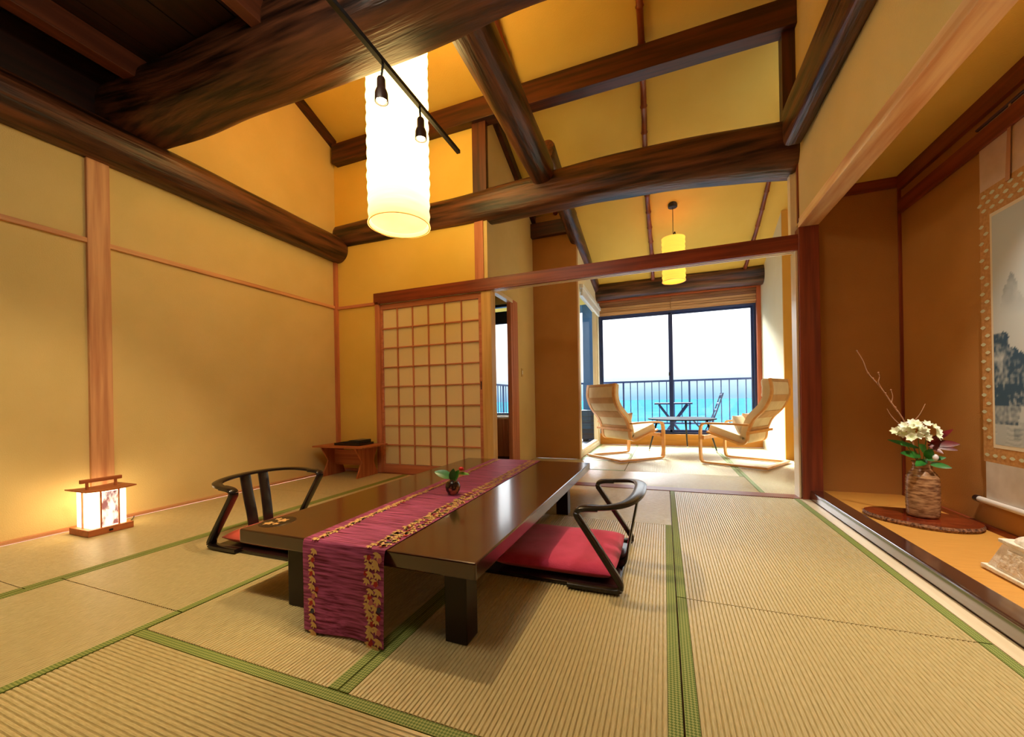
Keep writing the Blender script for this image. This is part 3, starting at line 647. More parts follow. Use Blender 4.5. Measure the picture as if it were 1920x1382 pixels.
for k in range(26):
    cx = 1.355 + (k % 7) * .028 + rnd.uniform(-.012, .012); cz = .585 + (k // 7) * .026 + rnd.uniform(-.012, .012); cy = 3.11 + rnd.uniform(-.03, .04)
    if k == 0: cx, cz = 1.325, .625
    fb = B(); nx = Vector((cx - 1.44, -.10, cz - .56)).normalized()
    s1 = nx.orthogonal().normalized(); s2 = nx.cross(s1)
    for q in range(6):
        t = q * pi / 3 + k; d = (s1 * cos(t) + s2 * sin(t)) * .025 + nx * .018
        leaf(fb, (cx, cy, cz), Vector((cx, cy, cz)) + d, .019, up=nx, cup=.3, n=4)
    ob('flower', fb, white, arr, smooth=True)
lv = noisy('leaf_green', L(30, 90, 34), L(54, 130, 50), .35, 20)
for b_, t_, w in (((1.46, 3.15, .47), (1.345, 3.08, .50), .05), ((1.45, 3.15, .52), (1.30, 3.12, .575), .03), ((1.48, 3.14, .45), (1.40, 3.06, .43), .045), ((1.49, 3.14, .43), (1.56, 3.07, .42), .035), ((1.48, 3.14, .45), (1.55, 3.10, .475), .032), ((1.48, 3.13, .46), (1.46, 3.05, .52), .05), ((1.47, 3.12, .50), (1.42, 3.06, .55), .045)):
    ob('leaf', leaf(B(), b_, t_, w, up=(-.3, -.8, .45), curl=.1), lv, arr, smooth=True)
rl = noisy('leaf_red', L(84, 12, 18), L(124, 24, 30), .4, 20)
for b_, t_, w in (((1.49, 3.14, .555), (1.585, 3.10, .64), .035), ((1.50, 3.14, .55), (1.615, 3.10, .555), .045), ((1.50, 3.14, .545), (1.60, 3.09, .52), .035), ((1.49, 3.14, .545), (1.53, 3.08, .50), .03), ((1.49, 3.14, .56), (1.53, 3.10, .60), .022)):
    ob('leaf', leaf(B(), b_, t_, w, up=(0, -1, .4), curl=.05), rl, arr, label='dark red leaf', smooth=True)
bb = B(); bmesh.ops.create_icosphere(bb, subdivisions=2, radius=.014, matrix=Matrix.Translation((1.49, 3.07, .475)) @ Matrix.Diagonal((1, 1, 1.4, 1)))
ob('bud', bb, base_mat('white_bud', L(226, 226, 236), .4), arr, label='white round bud', smooth=True)

# carved stone box
ivory = noisy('carved_ivory', L(240, 226, 204), L(252, 246, 234), .6, 22, bump=.8, bscale=55)
cb = thing('carved_box', 'cream carved box with domed lid at the right edge of the alcove', 'box', (1.47, 2.13, .068))
def frustum(bm, x0, x1, y0, y1, z0, z1, dx, dy):
    v = [bm.verts.new(p) for p in ((x0, y0, z0), (x1, y0, z0), (x1, y1, z0), (x0, y1, z0), (x0 + dx, y0 + dy, z1), (x1 - dx, y0 + dy, z1), (x1 - dx, y1 - dy, z1), (x0 + dx, y1 - dy, z1))]
    for f in ((0, 3, 2, 1), (4, 5, 6, 7), (0, 1, 5, 4), (1, 2, 6, 5), (2, 3, 7, 6), (3, 0, 4, 7)): bm.faces.new([v[i] for i in f])
    return bm
ob('body', frustum(B(), 1.33, 1.63, 1.90, 2.40, .085, .205, .022, .055), ivory, cb, bevel=.004)
bm = B(); box(bm, 1.318, 1.642, 1.885, 2.35, .074, .092); box(bm, 1.318, 1.642, 2.35, 2.415, .074, .092); ob('foot_rim', bm, ivory, cb, bevel=.004)
for ya_ in (1.90, 2.33): ob('foot', bx(1.33, 1.63, ya_, ya_ + .07, .0685, .074), ivory, cb)
ob('lid_rim', bx(1.345, 1.615, 1.945, 2.36, .205, .222), ivory, cb, bevel=.004)
lid = B()
for j in range(9):
    t = j / 8 * pi / 2
    for i in range(29):
        p = 2 * pi * i / 28; c, s_ = cos(p), sin(p); q = .5
        lid.verts.new((1.48 + .13 * cos(t) * math.copysign(abs(c) ** q, c), 2.15 + .20 * cos(t) * math.copysign(abs(s_) ** q, s_), .222 + .055 * sin(t)))
lid.verts.ensure_lookup_table()
for j in range(8):
    for i in range(28):
        try: lid.faces.new((lid.verts[j * 29 + i], lid.verts[j * 29 + i + 1], lid.verts[(j + 1) * 29 + i + 1], lid.verts[(j + 1) * 29 + i]))
        except ValueError: pass
bmesh.ops.remove_doubles(lid, verts=lid.verts, dist=.0005)
ob('lid', lid, ivory, cb, label='domed carved lid', smooth=40)
for ya_, yc in ((2.145, 2.345), (1.935, 2.125)):
    p = B()
    def onface(y, z, d): return (1.33 + .022 * (z - .085) / .12 - d, y, z)
    q = [(ya_, .10), (yc, .10), (yc - .035 * (yc > 2.3), .19), (ya_, .19)]
    A_ = [p.verts.new(onface(y, z, .0005)) for y, z in q]; C_ = [p.verts.new(onface(y + (.008 if y == ya_ else -.008), z + (.006 if z < .15 else -.006), .006)) for y, z in q]
    p.faces.new(C_)
    for i in range(4): p.faces.new((A_[i], A_[(i + 1) % 4], C_[(i + 1) % 4], C_[i]))
    ob('carved_panel', p, noisy('carved_relief', L(222, 200, 168), L(250, 242, 226), .7, 40, bump=1.0, bscale=50), cb)

# ------------------------------------------------------------------ low dining table, runner and flower ball
TX0, TX1, TY0, TY1, TZ = -1.80, -.612, 1.213, 3.45, .30
tab = thing('low_table', 'long dark brown lacquered low dining table', 'table', (-1.2, 2.33, 0))
ob('tabletop', bx(TX0, TX1, TY0, TY1, TZ - .062, TZ), LACQ, tab, bevel=.006)
for x, y in ((-1.515, 1.225), (-.745, 1.225), (-.765, 2.86), (-1.60, 2.86)): ob('leg', bx(x, x + .088, y, y + .085, 0, TZ - .062), BROWNLAC, tab, bevel=.003)
pq = B(); lathe(pq, [(.075, 0), (.073, .0012)], (0, 0, 0), 28); 
for v in pq.verts: v.co.y *= 1.1
pq.transform(Matrix.Translation((-1.725, 1.345, TZ)))
pl_ = ob('emblem', pq, BLACKLAC, tab, label='round black inlay with gold flowers at the table corner')
pb = B()
for cx, cy, r in ((-1.74, 1.31, .026), (-1.715, 1.365, .028), (-1.755, 1.375, .018), (-1.70, 1.315, .018)):
    for k in range(5):
        t = 2 * pi * k / 5 + cx * 9; leaf(pb, (cx, cy, TZ + .0020), (cx + r * cos(t), cy + r * sin(t), TZ + .0022), r * .7, n=3, cup=0)
ob('gold_flowers', pb, base_mat('gold_lacquer', L(206, 160, 96), .35), pl_, kind='stuff')
run = thing('table_runner', 'maroon and pink floral runner draped along the low table', 'table runner', (-1.2, 2.3, TZ))
RZ = TZ + .0025
path = [(3.462, .20, -1.53, -1.06), (3.458, RZ - .02, -1.53, -1.06), (3.452, RZ - .002, -1.53, -1.06), (3.44, RZ, -1.53, -1.06)]
n = 24
for i in range(1, n): t = i / n; path.append((3.44 + (1.22 - 3.44) * t, RZ, -1.53 + .13 * t, -1.06 + .07 * t))
path += [(1.22, RZ, -1.40, -.988), (1.209, RZ - .001, -1.40, -.988), (1.203, RZ - .010, -1.398, -.987)]
for i in range(1, 15): t = i / 14; path.append((1.203 + (1.112 - 1.203) * t, RZ - .010 + (.008 - RZ + .010) * t, -1.398 + .113 * t, -.987 + .074 * t))
M_ = 22; bm = B(); V = []
for i, (y, z, xa, xb) in enumerate(path):
    row = []
    for j in range(M_ + 1):
        x = xa + (xb - xa) * j / M_; hang = max(0, (RZ - z - .01)) * (1 if y < 2 else 0)
        yy = y - .012 * hang * 3 * sin(j / M_ * pi * 2.2 + .5) - (.004 if y < 2 and z < RZ - .01 else 0)
        row.append(bm.verts.new((x, yy, z + (.0012 * noise.noise(Vector((x * 14, y * 9, 0))) if z > RZ - .001 and 1.25 < y < 3.4 else 0))))
    V.append(row)
for a, b in zip(V, V[1:]):
    for j in range(M_): bm.faces.new((a[j], a[j + 1], b[j + 1], b[j]))
runm = noisy('runner_silk', L(92, 28, 38), L(186, 92, 136), .5, 2.2, (3, 60, 60), bump=.3, detail=3, Sheen_Weight=.35, Sheen_Roughness=.4, IOR=1.6)
runm.node_tree.nodes['Principled BSDF'].inputs['Sheen Tint'].default_value = L(255, 140, 225)
runm.node_tree.nodes['Principled BSDF'].inputs['Specular Tint'].default_value = L(255, 140, 215)
ob('cloth', bm, runm, run, smooth=60)
# printed flowers and leaves following the cloth
def runner_point(s):
    """s from 0 at the table front edge; + runs back over the table, - runs down the hang. returns y, z, xa, xb, normal"""
    if s >= 0:
        t = min(1, s / 2.22); return 1.22 + 2.22 * t, RZ + .0016, -1.40 - .13 * t, -.988 - .07 * t, Vector((0, 0, 1))
    t = min(1, -s / .29)
    return 1.203 - .091 * t - .009, RZ - .010 + (.008 - RZ + .01) * t, -1.398 + .113 * t, -.987 + .074 * t, Vector((0, -.95, .3))
pb = B(); rr_ = random.Random(11)
def flor(s, u, kind, size):
    y, z, xa, xb, nrm = runner_point(s); x = xa + (xb - xa) * u
    if s < 0: y -= .036 * max(0, RZ - z - .01) * sin(u * pi * 2.2 + .5) - .003
    c = Vector((x, y, z)) + nrm * .0012
    e1 = Vector((1, 0, 0)); e2 = nrm.cross(e1).normalized() * -1
    if e2.z > 0 or (e2.z == 0 and e2.y > 0): e2 = -e2   # points down the hang / towards the front
    if kind == 'leaf':
        for a in (-.75, 0, .75, -1.5 if size > .016 else 9):
            if a == 9: continue
            d = (e1 * sin(a) + e2 * cos(a)) * size; leaf(pb, c, c + d, size * .42, up=nrm, cup=0, n=3, mi=0)
    else:
        vs = [pb.verts.new(c + (e1 * cos(t) + e2 * sin(t)) * size * .42 * (1 + .2 * cos(5 * t))) for t in [2 * pi * k / 15 for k in range(15)]]
        pb.faces.new(vs).material_index = {'red': 1, 'navy': 2, 'pink': 3}[kind]
s = -.285
while s < 2.2:
    flor(s, .155 + rr_.uniform(-.02, .02), 'leaf', rr_.uniform(.020, .028))
    if rr_.random() < .55: flor(s + .012, .155 + rr_.uniform(-.04, .04), rr_.choice(['red', 'red', 'navy', 'pink']), .022)
    for u in (.83, .93):
        flor(s + rr_.uniform(-.006, .006), u + rr_.uniform(-.025, .025), 'leaf', rr_.uniform(.020, .029))
        if rr_.random() < .65: flor(s + rr_.uniform(-.01, .01), u + rr_.uniform(-.04, .03), rr_.choice(['red', 'red', 'navy', 'pink']), .024)
    s += .024
ob('floral_print', pb, [base_mat('print_gold', L(226, 182, 110), .6), base_mat('print_red', L(176, 34, 38), .6), base_mat('print_navy', L(56, 50, 72), .6), base_mat('print_pink', L(200, 110, 110), .6)], run, kind='stuff', label='gold leaf and red blossom bands on the runner')

fv = thing('round_bud_vase', 'small round brown pot with camellia sprig on the runner', 'vase', (-1.185, 2.065, RZ))
ob('pot', lathe(B(), [(.018, .0), (.030, .006), (.041, .024), (.045, .045), (.041, .064), (.030, .078), (.018, .085), (.013, .088), (.010, .084)], (-1.185, 2.065, RZ + .0012), 28), noisy('pot_glaze', L(46, 22, 16), L(196, 140, 96), .25, 22, bump=.1, lo=.48, hi=.62), fv, smooth=50)
cam = thing('camellia_sprig', 'red camellia bud with green leaves in the round pot', 'flower', (-1.185, 2.065, RZ + .08))
c0 = Vector((-1.185, 2.065, RZ + .078))
ob('stem', tw([c0, c0 + Vector((.015, 0, .03)), c0 + Vector((.045, 0, .065))], .0025, .002), stemm, cam)
gl = noisy('camellia_leaf', L(24, 110, 20), L(46, 150, 34), .3, 15)
for b_, t_, w, up in (((0, 0, .02), (-.105, -.03, .062), .062, (0, -.6, .8)), ((-.003, -.005, .0), (.022, -.03, .078), .045, (.3, -1, .2)), ((.004, -.004, .002), (.05, -.02, .07), .042, (0, -1, .3)), ((.03, 0, .05), (.115, -.01, .052), .03, (0, -.4, 1))):
    ob('leaf', leaf(B(), c0 + Vector(b_), c0 + Vector(t_), w, up=up, cup=.2, curl=.08), gl, cam, smooth=True)
fb = B(); fc_ = c0 + Vector((.058, 0, .075))
for k in range(9):
    t = 2 * pi * k / 9 * 1.6; r = .016 if k > 4 else .009
    d = Vector((cos(t) * r, sin(t) * r * .8, .010 - (k > 4) * .006)); leaf(fb, fc_ - Vector((0, 0, .010)), fc_ + d, .024, up=(cos(t), sin(t), .3), cup=-.5, n=4)
bmesh.ops.create_icosphere(fb, subdivisions=2, radius=.0145, matrix=Matrix.Translation(fc_ + Vector((0, 0, .002))) @ Matrix.Diagonal((1.15, 1, .8, 1)))
ob('blossom', fb, base_mat('camellia_red', L(206, 22, 34), .45), cam, label='red blossom', smooth=True)

# ------------------------------------------------------------------ legless floor chairs
def zaisu(name, label, loc, rz, cush):
    t = thing(name, label, 'chair', loc, rz, 'legless lacquered chairs at the low table')
    # base board, flat on the mat
    ob('base', bx(-.33, .325, -.31, .31, .0, .018), BLACKLAC, t, local=True, bevel=.004)
    for s in (-1, 1):
        P = [(-.30, s * .305, .014)] if 0 else []
        P = smooth_path([(.10, s * .315, .015), (.26, s * .315, .014), (.325, s * .315, .018), (.335, s * .315, .035), (.315, s * .315, .075), (.17, s * .31, .29), (.145, s * .31, .33), (.15, s * .31, .352), (.18, s * .31, .362), (.24, s * .308, .366)], 5)
        ob('side_frame', sweep(B(), P, .026, .012, 10, up=(0.3, 0, 1), power=5), BLACKLAC, t, local=True, smooth=50)
    P = smooth_path([(.19, -.31, .364), (.28, -.305, .372), (.355, -.26, .382), (.395, -.15, .392), (.405, 0, .396), (.395, .15, .392), (.355, .26, .382), (.28, .305, .372), (.19, .31, .364)], 6)
    n = len(P); w = [.022 + .008 * sin(pi * i / (n - 1)) for i in range(n)]
    ob('back_rail', sweep(B(), P, w, .010, 10, power=3.5), BLACKLAC, t, local=True, smooth=50)
    for s in (-1, 1):
        P = smooth_path([(.30, s * .05, .016), (.335, s * .052, .05), (.35, s * .055, .14), (.375, s * .06, .26), (.400, s * .062, .388)], 5)
        ob('back_slat', sweep(B(), P, .036, .006, 8, up=(1, 0, .1), power=4), BLACKLAC, t, local=True, smooth=50)
    # cushion: a separate soft pad resting on the base
    c = B(); n = 26
    top = {}
    for side in (1, -1):
        for i in range(n + 1):
            for j in range(n + 1):
                u = -1 + 2 * i / n; v = -1 + 2 * j / n
                e = max(0, 1 - abs(u) ** 7) ** .5 * max(0, 1 - abs(v) ** 7) ** .5
                x = .004 + u * .30; y = v * .282; x += .008 * v * v * u * -1
                z = .058 + side * (.036 * e + .002) + (.005 * noise.noise(Vector((x * 7, y * 7, side)))) * e * (side > 0)
                if side < 0: z = max(z, .0205)
                top[(side, i, j)] = c.verts.new((x, y, z))
        for i in range(n):
            for j in range(n):
                c.faces.new([top[(side, i, j)], top[(side, i + 1, j)], top[(side, i + 1, j + 1)], top[(side, i, j + 1)]])
    for i in range(n):
        for a in ((0, i, 0, i + 1), (n, i, n, i + 1)): c.faces.new([top[(1, a[0], a[1])], top[(1, a[2], a[3])], top[(-1, a[2], a[3])], top[(-1, a[0], a[1])]])
        for a in ((i, 0, i + 1, 0), (i, n, i + 1, n)): c.faces.new([top[(1, a[0], a[1])], top[(1, a[2], a[3])], top[(-1, a[2], a[3])], top[(-1, a[0], a[1])]])
    q = ob('floor_cushion', c, cush[0], None, cush[1], 'cushion', 'red cushions on the legless chairs', smooth=55)
    q.location = loc; q.rotation_euler = (0, 0, rz)
    return t
crim = noisy('cushion_crimson', L(210, 44, 92), L(224, 62, 110), .75, 9, bump=.2, bscale=180, Sheen_Weight=.25)
coral = noisy('cushion_coral', L(224, 82, 62), L(236, 98, 76), .75, 9, bump=.2, bscale=180, Sheen_Weight=.25)
zaisu('legless_chair', 'dark legless floor chair right of the low table seen from its back', (-.525, 2.09, .001), 0, (crim, 'crimson cushion on the floor chair right of the low table'))
zaisu('legless_chair', 'dark legless floor chair left of the low table beside the left wall', (-2.215, 1.87, .001), pi, (coral, 'coral cushion on the floor chair left of the low table'))

# ------------------------------------------------------------------ floor lantern on the left
fl_ = thing('floor_lantern', 'small glowing wooden floor lantern by the left wall', 'lamp', (-3.67, 1.53, 0))
lw = wood('lantern_wood', L(168, 92, 48), L(196, 118, 66), 'y')
ob('base', bx(-3.79, -3.55, 1.41, 1.65, .001, .044), lw, fl_, bevel=.003)
glow = emit('lantern_glow', L(255, 226, 176), 3.4)
LX0, LX1, LY0, LY1 = -3.765, -3.575, 1.435, 1.625
ob('paper_shade', bx(LX0 + .004, LX1 - .004, LY0 + .004, LY1 - .004, .045, .285), glow, fl_, label='glowing white paper panels')
for x, y in ((LX0 + .085, LY0), (LX1, LY0 + .05), (LX1, LY1 - .045)):
    ob('upright', bx(x - .004, x + .004, y - .004, y + .004, .044, .287), lw, fl_)
def washi():
    m = emit('washi_print', L(216, 160, 150), .6); nt = m.node_tree; b = nt.nodes['Principled BSDF']
    tc = nt.nodes.new('ShaderNodeTexCoord'); nz = nt.nodes.new('ShaderNodeTexNoise'); cr = nt.nodes.new('ShaderNodeValToRGB'); mp = nt.nodes.new('ShaderNodeMapping')
    mp.inputs['Rotation'].default_value = (.9, 0, 0); mp.inputs['Scale'].default_value = (1, 2.2, 1)
    nz.inputs['Scale'].default_value = 16; nz.inputs['Detail'].default_value = 5
    nt.links.new(tc.outputs['Object'], mp.inputs[0]); nt.links.new(mp.outputs[0], nz.inputs['Vector']); nt.links.new(nz.outputs[0], cr.inputs[0])
    e = cr.color_ramp.elements; e[0].position = .38; e[0].color = L(150, 96, 90); e[1].position = .55; e[1].color = L(255, 244, 226)
    nt.links.new(cr.outputs[0], b.inputs['Base Color']); nt.links.new(cr.outputs[0], b.inputs['Emission Color']); return m
ob('print_panel', bx(LX1 - .002, LX1 + .002, LY0 + .056, LY1 - .051, .05, .28), washi(), fl_, label='paper panel printed with a grey pink pattern')
tp = B()
nn = 12
rows = []
for i in range(nn + 1):
    y = 1.395 + (1.665 - 1.395) * i / nn; z = .290 + .008 * ((i / nn - .5) * 2) ** 2
    rows.append([tp.verts.new(p) for p in ((-3.80, y, z), (-3.54, y, z), (-3.54, y, z + .008), (-3.80, y, z + .008))])
for a, b in zip(rows, rows[1:]):
    for k in range(4): tp.faces.new((a[k], a[(k + 1) % 4], b[(k + 1) % 4], b[k]))
tp.faces.new(rows[0][::-1]); tp.faces.new(rows[-1])
ob('roof_plate', tp, lw, fl_, smooth=30)
hd = ob('handle', bx(-3.682, -3.662, 1.42, 1.64, .345, .37), lw, fl_, bevel=.003)
for y in (1.45, 1.60): ob('handle_post', bx(-3.679, -3.665, y, y + .012, .297, .345), lw, hd)
ob('switch', bx(-3.5505, -3.546, 1.515, 1.535, .015, .028), BLACK, fl_)
ob('power_cord', sweep(B(), smooth_path([(-3.68, 1.648, .012), (-3.72, 1.70, .006), (-3.80, 1.76, .006), (-3.87, 1.80, .008)], 5), .003, .003, 6), BLACK, fl_)

# ------------------------------------------------------------------ low side table with tray in the corner
st = thing('corner_table', 'low wooden side table with zigzag legs in the left corner', 'table', (-3.46, 3.66, 0))
tw_ = wood('table_rust', L(168, 92, 52), L(196, 118, 70), 'x')
ob('tabletop', bx(-3.85, -3.115, 3.455, 3.885, .345, .363), tw_, st, bevel=.002)
for x in (-3.745, -3.245):
    pf = [(3.50, .001), (3.85, .001), (3.78, .17), (3.85, .345), (3.48, .345), (3.585, .18)]
    ob('leg', prism(B(), pf, 'x', x - .01, x + .01), wood('table_rust', L(168, 92, 52), L(196, 118, 70), 'z'), st, bevel=.001)
ob('stretcher', bx(-3.735, -3.255, 3.68, 3.70, .12, .30), tw_, st)
tr = thing('document_tray', 'flat black tray on the corner side table', 'tray', (-3.45, 3.68, .364))
bm = B(); box(bm, -3.62, -3.25, 3.56, 3.80, .3645, .372); box(bm, -3.62, -3.25, 3.56, 3.57, .372, .392); box(bm, -3.62, -3.25, 3.79, 3.80, .372, .392); box(bm, -3.62, -3.61, 3.57, 3.79, .372, .392); box(bm, -3.26, -3.25, 3.57, 3.79, .372, .392)
ob('tray_base', bm, BLACKLAC, tr)
ob('information_folder', prism(B(), [(-3.52, .394), (-3.27, .394), (-3.27, .425), (-3.40, .425)], 'y', 3.58, 3.78), base_mat('folder_black', L(20, 24, 26), .35), None, 'black folder lying in the tray on the corner table', 'folder', at=(-3.42, 3.68, .393), bevel=.002)

# ------------------------------------------------------------------ paper pendant lamps
def pendant(label, x, y, zb, zt, r, ceil, col, strength, ridges):
    t = thing('paper_pendant', label, 'lamp', (x, y, zb))
    n = int((zt - zb) / ridges); prof = []
    rn = random.Random(int(x * 100))
    for i in range(n + 1):
        z = (zt - zb) * i / n; prof.append((r * (.965 + rn.uniform(-.012, .012)) if i % 2 else r * (1 + rn.uniform(-.008, .014)), z))
    b = lathe(B(), prof, (x, y, zb), 40, cap=False)
    for v in b.verts:
        v.co.z += .006 * noise.noise(Vector((v.co.x * 9, v.co.y * 9, v.co.z * 6)))
    m = emit('pendant_paper_%d' % int(r * 1000), col, strength)
    nt = m.node_tree; bs = nt.nodes['Principled BSDF']
    tc = nt.nodes.new('ShaderNodeTexCoord'); nz = nt.nodes.new('ShaderNodeTexNoise'); mp = nt.nodes.new('ShaderNodeMapping'); mr = nt.nodes.new('ShaderNodeMapRange')
    mp.inputs['Scale'].default_value = (2, 2, 22); nz.inputs['Scale'].default_value = 2.0
    mr.inputs['To Min'].default_value = strength * .72; mr.inputs['To Max'].default_value = strength * 1.25
    # bulb fall-off painted into the emission: the paper dims by the lower hoop
    sx = nt.nodes.new('ShaderNodeSeparateXYZ'); m2 = nt.nodes.new('ShaderNodeMapRange'); mu = nt.nodes.new('ShaderNodeMath'); mu.operation = 'MULTIPLY'
    m2.inputs['From Min'].default_value = 0; m2.inputs['From Max'].default_value = .34; m2.inputs['To Min'].default_value = .22
    nt.links.new(tc.outputs['Object'], sx.inputs[0]); nt.links.new(sx.outputs['Z'], m2.inputs['Value'])
    nt.links.new(tc.outputs['Object'], mp.inputs[0]); nt.links.new(mp.outputs[0], nz.inputs['Vector']); nt.links.new(nz.outputs[0], mr.inputs['Value']); nt.links.new(mr.outputs[0], mu.inputs[0]); nt.links.new(m2.outputs[0], mu.inputs[1]); nt.links.new(mu.outputs[0] if r > .2 else mr.outputs[0], bs.inputs['Emission Strength'])
    ob('paper_shade', b, m, t, smooth=70)
    ob('bottom_disc', lathe(B(), [(r * .9, .03), (r * .9, .032)], (x, y, zb), 40), m, t)
    ob('bottom_hoop', sweep(B(), [(x + r * .97 * cos(a), y + r * .97 * sin(a), zb) for a in [2 * pi * k / 40 for k in range(40)]], .004, .004, 6, closed=True), base_mat('hoop', L(230, 200, 140), .6), t, smooth=True)
    ob('cord', sweep(B(), [(x, y, zt - .05), (x, y, ceil - .03)], .004, .004, 6), BLACK, t)
    ob('canopy', lathe(B(), [(.055, -.035), (.06, -.03), (.06, .03)], (x, y, ceil), 24), BLACK, t, smooth=40)
    h = .03 if r < .2 else .05
    ob('hook', sweep(B(), smooth_path([(x, y, zt + .03), (x + .02, y, zt + .09), (x + .035, y, zt + .02)], 4), .007, .007, 6), BLACK, t)
    return t
pendant('tall glowing white paper lantern hanging behind the track rail', -1.975, 2.66, 2.285, 4.10, .245, roof(2.66) - .0, (1.0, .70, .24, 1), 3.4, .045)
pendant('small yellow paper pendant in the window room', .152, 5.82, 2.435, 3.02, .15, roof(5.82), (1.0, .60, .07, 1), .62, .032)

# track rail with spot heads
trk = thing('track_light', 'black track rail with small spot heads in front of the tall lantern', 'track light', (-1.5, 1.6, 2.87))
ob('rail', bx(-1.515, -1.485, -1.2, 2.80, 2.835, 2.862), BLACK, trk, bevel=.002)
for y in (1.2, .2, -1.0): ob('hanger', bx(-1.508, -1.492, y, y + .02, 2.862, 3.42), BLACK, trk)
bulb = emit('spot_bulb', L(255, 226, 170), 12)
for y, aim in ((1.89, (-.05, .12)), (2.26, (.02, .0)), (.9, (0, 0))):
    zt = 2.835
    hd = ob('spot_head', lathe(B(), [(.020, .0), (.024, -.01), (.025, -.06), (.030, -.07), (.037, -.09), (.039, -.14), (.035, -.14), (.032, -.115)], (-1.5 + aim[0] * .3, y, zt - .075), 20, cap=True), base_mat('spot_brown', L(56, 34, 24), .35), trk, smooth=50)
    ob('bulb', lathe(B(), [(.004, -.016), (.024, -.006), (.030, .012)], (-1.5 + aim[0] * .3, y, zt - .208), 16), bulb, hd, smooth=True)
    ob('arm', sweep(B(), [(-1.5, y, zt), (-1.5 + aim[0] * .3, y, zt - .08)], .007, .007, 8), BLACK, trk)
def spot(loc, aim, e, ang, blend=.5, col=(1, .74, .42)):
    return light('spot_lamp', 'SPOT', loc, e, col, .02, aim=aim, spot_size=radians(ang), spot_blend=blend)
spot((-1.515, 1.89, 2.60), (-2.4, .9, 0), 40, 70)
spot((-1.495, 2.26, 2.60), (-.1, 1.2, 0), 60, 60)
spot((-1.5, .9, 2.60), (-3.0, .9, 0), 60, 80)

# ------------------------------------------------------------------ bentwood armchairs and pillows
birch = noisy('birch_bent', L(222, 158, 84), L(236, 178, 106), .35, 1.5, (2, 14, 14), bump=.05)
cream = noisy('cream_canvas', L(226, 208, 168), L(236, 220, 184), .85, 8, bump=.1, bscale=120)
tan = noisy('tan_webbing', L(200, 158, 108), L(212, 172, 122), .8, 8)
def armchair(label, loc, rz):
    t = thing('bentwood_armchair', label, 'armchair', loc, rz, 'bentwood armchairs facing the balcony window')
    for s in (-1, 1):
        ya, yb2 = (s * .385, s * .335) if s > 0 else (-.385, -.335)
        ya, yb2 = min(ya, yb2), max(ya, yb2)
        P = smooth_path([(-.38, 0, .014), (0, 0, .014), (.30, 0, .014), (.352, 0, .03), (.368, 0, .09), (.372, 0, .25), (.368, 0, .42), (.35, 0, .485), (.29, 0, .51), (.0, 0, .512), (-.20, 0, .505)], 5)
        ob('side_frame', ribbon(B(), [(p.x, p.z) for p in P], ya, yb2, .024), birch, t, local=True, smooth=40)
        P = smooth_path([(.31, 0, .40), (.15, 0, .345), (0, 0, .295), (-.09, 0, .268), (-.155, 0, .30), (-.178, 0, .42), (-.235, 0, .56), (-.355, 0, .70), (-.42, 0, .84), (-.428, 0, .95), (-.412, 0, 1.05)], 5)
        y = s * .30
        ob('seat_rail', ribbon(B(), [(p.x, p.z) for p in P], y - .025, y + .025, .022), birch, t, local=True, smooth=40)
    RP = smooth_path([(.31, 0, .40), (.15, 0, .345), (0, 0, .295), (-.09, 0, .268), (-.155, 0, .30), (-.178, 0, .42), (-.235, 0, .56), (-.355, 0, .70), (-.42, 0, .84), (-.428, 0, .95), (-.412, 0, 1.05)], 5)
    ob('cross_bar', bx(-.40, -.36, -.385, .385, .003, .027), birch, t, local=True)
    ob('cross_bar', bx(.335, .362, -.335, .335, .30, .35), birch, t, local=True)
    ob('arm_brace', bx(-.215, -.185, -.385, .385, .40, .43), birch, t, local=True)
    # backing canvas with tan bands between the rails
    nb = len(RP)
    ob('canvas_sling', ribbon(B(), [(p.x, p.z) for p in RP], -.272, .272, .006), cream, t, local=True, smooth=40)
    for k0, k1 in ((nb - 3, nb - 1), (nb - 13, nb - 10), (nb - 20, nb - 17), (nb - 27, nb - 24)):
        bb = [(RP[i].x - .007, RP[i].z - .003) for i in range(k0, k1 + 1)]
        ob('back_slat', ribbon(B(), bb, -.272, .272, .008), tan, t, local=True, smooth=40)
    # thick pad: seat and tall back in one cushion
    off = []
    for i, p in enumerate(RP):
        d = (RP[min(i + 1, nb - 1)] - RP[max(i - 1, 0)]).normalized(); nn = Vector((d.z, 0, -d.x))
        if nn.x < 0 and i > nb / 2: nn = -nn
        if nn.z < 0 and i < nb / 2 - 2: nn = -nn
        off.append((p.x + nn.x * .052, p.z + nn.z * .052))
    off = [(a, b) for k, (a, b) in enumerate(off) if not (nb * .28 < k < nb * .50 and k % 2)]
    b = ribbon(B(), off, -.275, .275, .082)
    ob('pad', b, cream, t, local=True, smooth=50, bevel=.02)
    ob('head_roll', ribbon(B(), [(-.345, .82), (-.36, .88), (-.362, .95), (-.355, 1.01), (-.36, 1.05)], -.27, .27, .11), cream, t, local=True, smooth=50, bevel=.035)
    return t
LC = (-.535, 5.915, .006); RC = (.93, 5.755, .006)
armchair('pale bentwood armchair on the left of the window room', LC, radians(45))
armchair('pale bentwood armchair on the right of the window room', RC, radians(150))
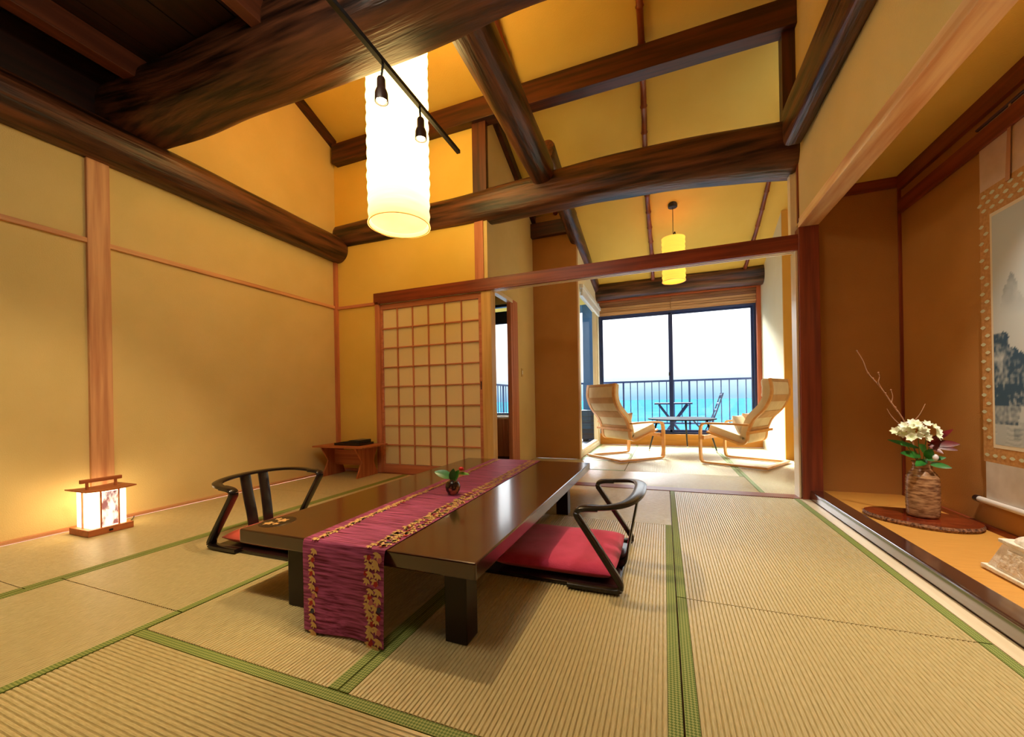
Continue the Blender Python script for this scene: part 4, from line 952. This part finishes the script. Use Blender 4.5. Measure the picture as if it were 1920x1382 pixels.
def pillow(label, base, rz, dx, dy, z, tilt, mat, sz=.17):
    b = B(); n = 10; V = {}
    for sd in (1, -1):
        for i in range(n + 1):
            for j in range(n + 1):
                u = -1 + 2 * i / n; v = -1 + 2 * j / n
                h = .05 * ((1 - u ** 4) * (1 - v ** 4)) ** .5
                V[(sd, i, j)] = b.verts.new((u * sz * (1 - .06 * (1 - v * v)), v * sz * (1 - .06 * (1 - u * u)), sd * h))
        for i in range(n):
            for j in range(n): b.faces.new([V[(sd, i, j)], V[(sd, i + 1, j)], V[(sd, i + 1, j + 1)], V[(sd, i, j + 1)]])
    bmesh.ops.remove_doubles(b, verts=b.verts, dist=.0004)
    M = Matrix.Translation(base) @ Matrix.Rotation(rz, 4, 'Z') @ Matrix.Translation((dx, dy, z)) @ Matrix.Rotation(tilt, 4, 'Y')
    at = M.to_translation(); b.transform(M)
    ob('throw_pillow', b, mat, None, label, 'pillow', 'small pillows on the armchairs', at=at, smooth=60)
beige = noisy('pillow_beige', L(186, 146, 108), L(206, 170, 134), .85, 9)
pale = noisy('pillow_pale', L(222, 208, 182), L(232, 220, 198), .85, 9)
pillow('beige pillow on the left armchair', LC, radians(45), -.045, -.02, .50, radians(-72), beige, .15)
pillow('beige pillow leaning furthest back on the right armchair', RC, radians(150), -.055, -.10, .50, radians(-72), beige, .14)
pillow('pale pillow nearest the room on the right armchair', RC, radians(150), -.04, .155, .49, radians(-68), pale, .13)
# round window table
MATTE = base_mat('matte_black', L(16, 18, 24), .8, Specular_IOR_Level=.1)
rt = thing('round_table', 'small round black table with splayed legs between the armchairs', 'table', (.25, 6.79, .001))
ob('tabletop', lathe(B(), [(.47, .503), (.50, .506), (.50, .521), (.47, .525)], (.25, 6.79, 0), 40), MATTE, rt, smooth=40)
for a in (190, 352, 78):
    t = radians(a); x, y = .25 + .49 * cos(t), 6.79 + .45 * sin(t); x2, y2 = .25 + .36 * cos(t), 6.79 + .33 * sin(t)
    lg = ob('leg', sweep(B(), [(x2, y2, .504), (x, y, .03)], [.018, .010], [.018, .010], 10), BLACK, rt, smooth=True)
    ob('foot_cap', lathe(B(), [(.010, 0.001), (.011, .03)], (x + .003 * cos(t), y + .003 * sin(t), 0), 10), WHITEPL, lg)

# unseen lamp added as fill light for the near half of the room
cl = thing('ceiling_lamp', 'added square fill lamp under the loft boards, out of view', 'lamp', (-1.4, .95, 2.98))
ob('frame', box(bx(-1.78, -1.02, .57, 1.33, 3.10, 3.13), -1.45, -1.35, .9, 1.0, 3.13, 3.42), CEDAR('x'), cl)
ob('paper_shade', bx(-1.76, -1.04, .59, 1.31, 2.98, 3.10), emit('ceiling_paper', (1, .90, .70, 1), 7.0), cl)
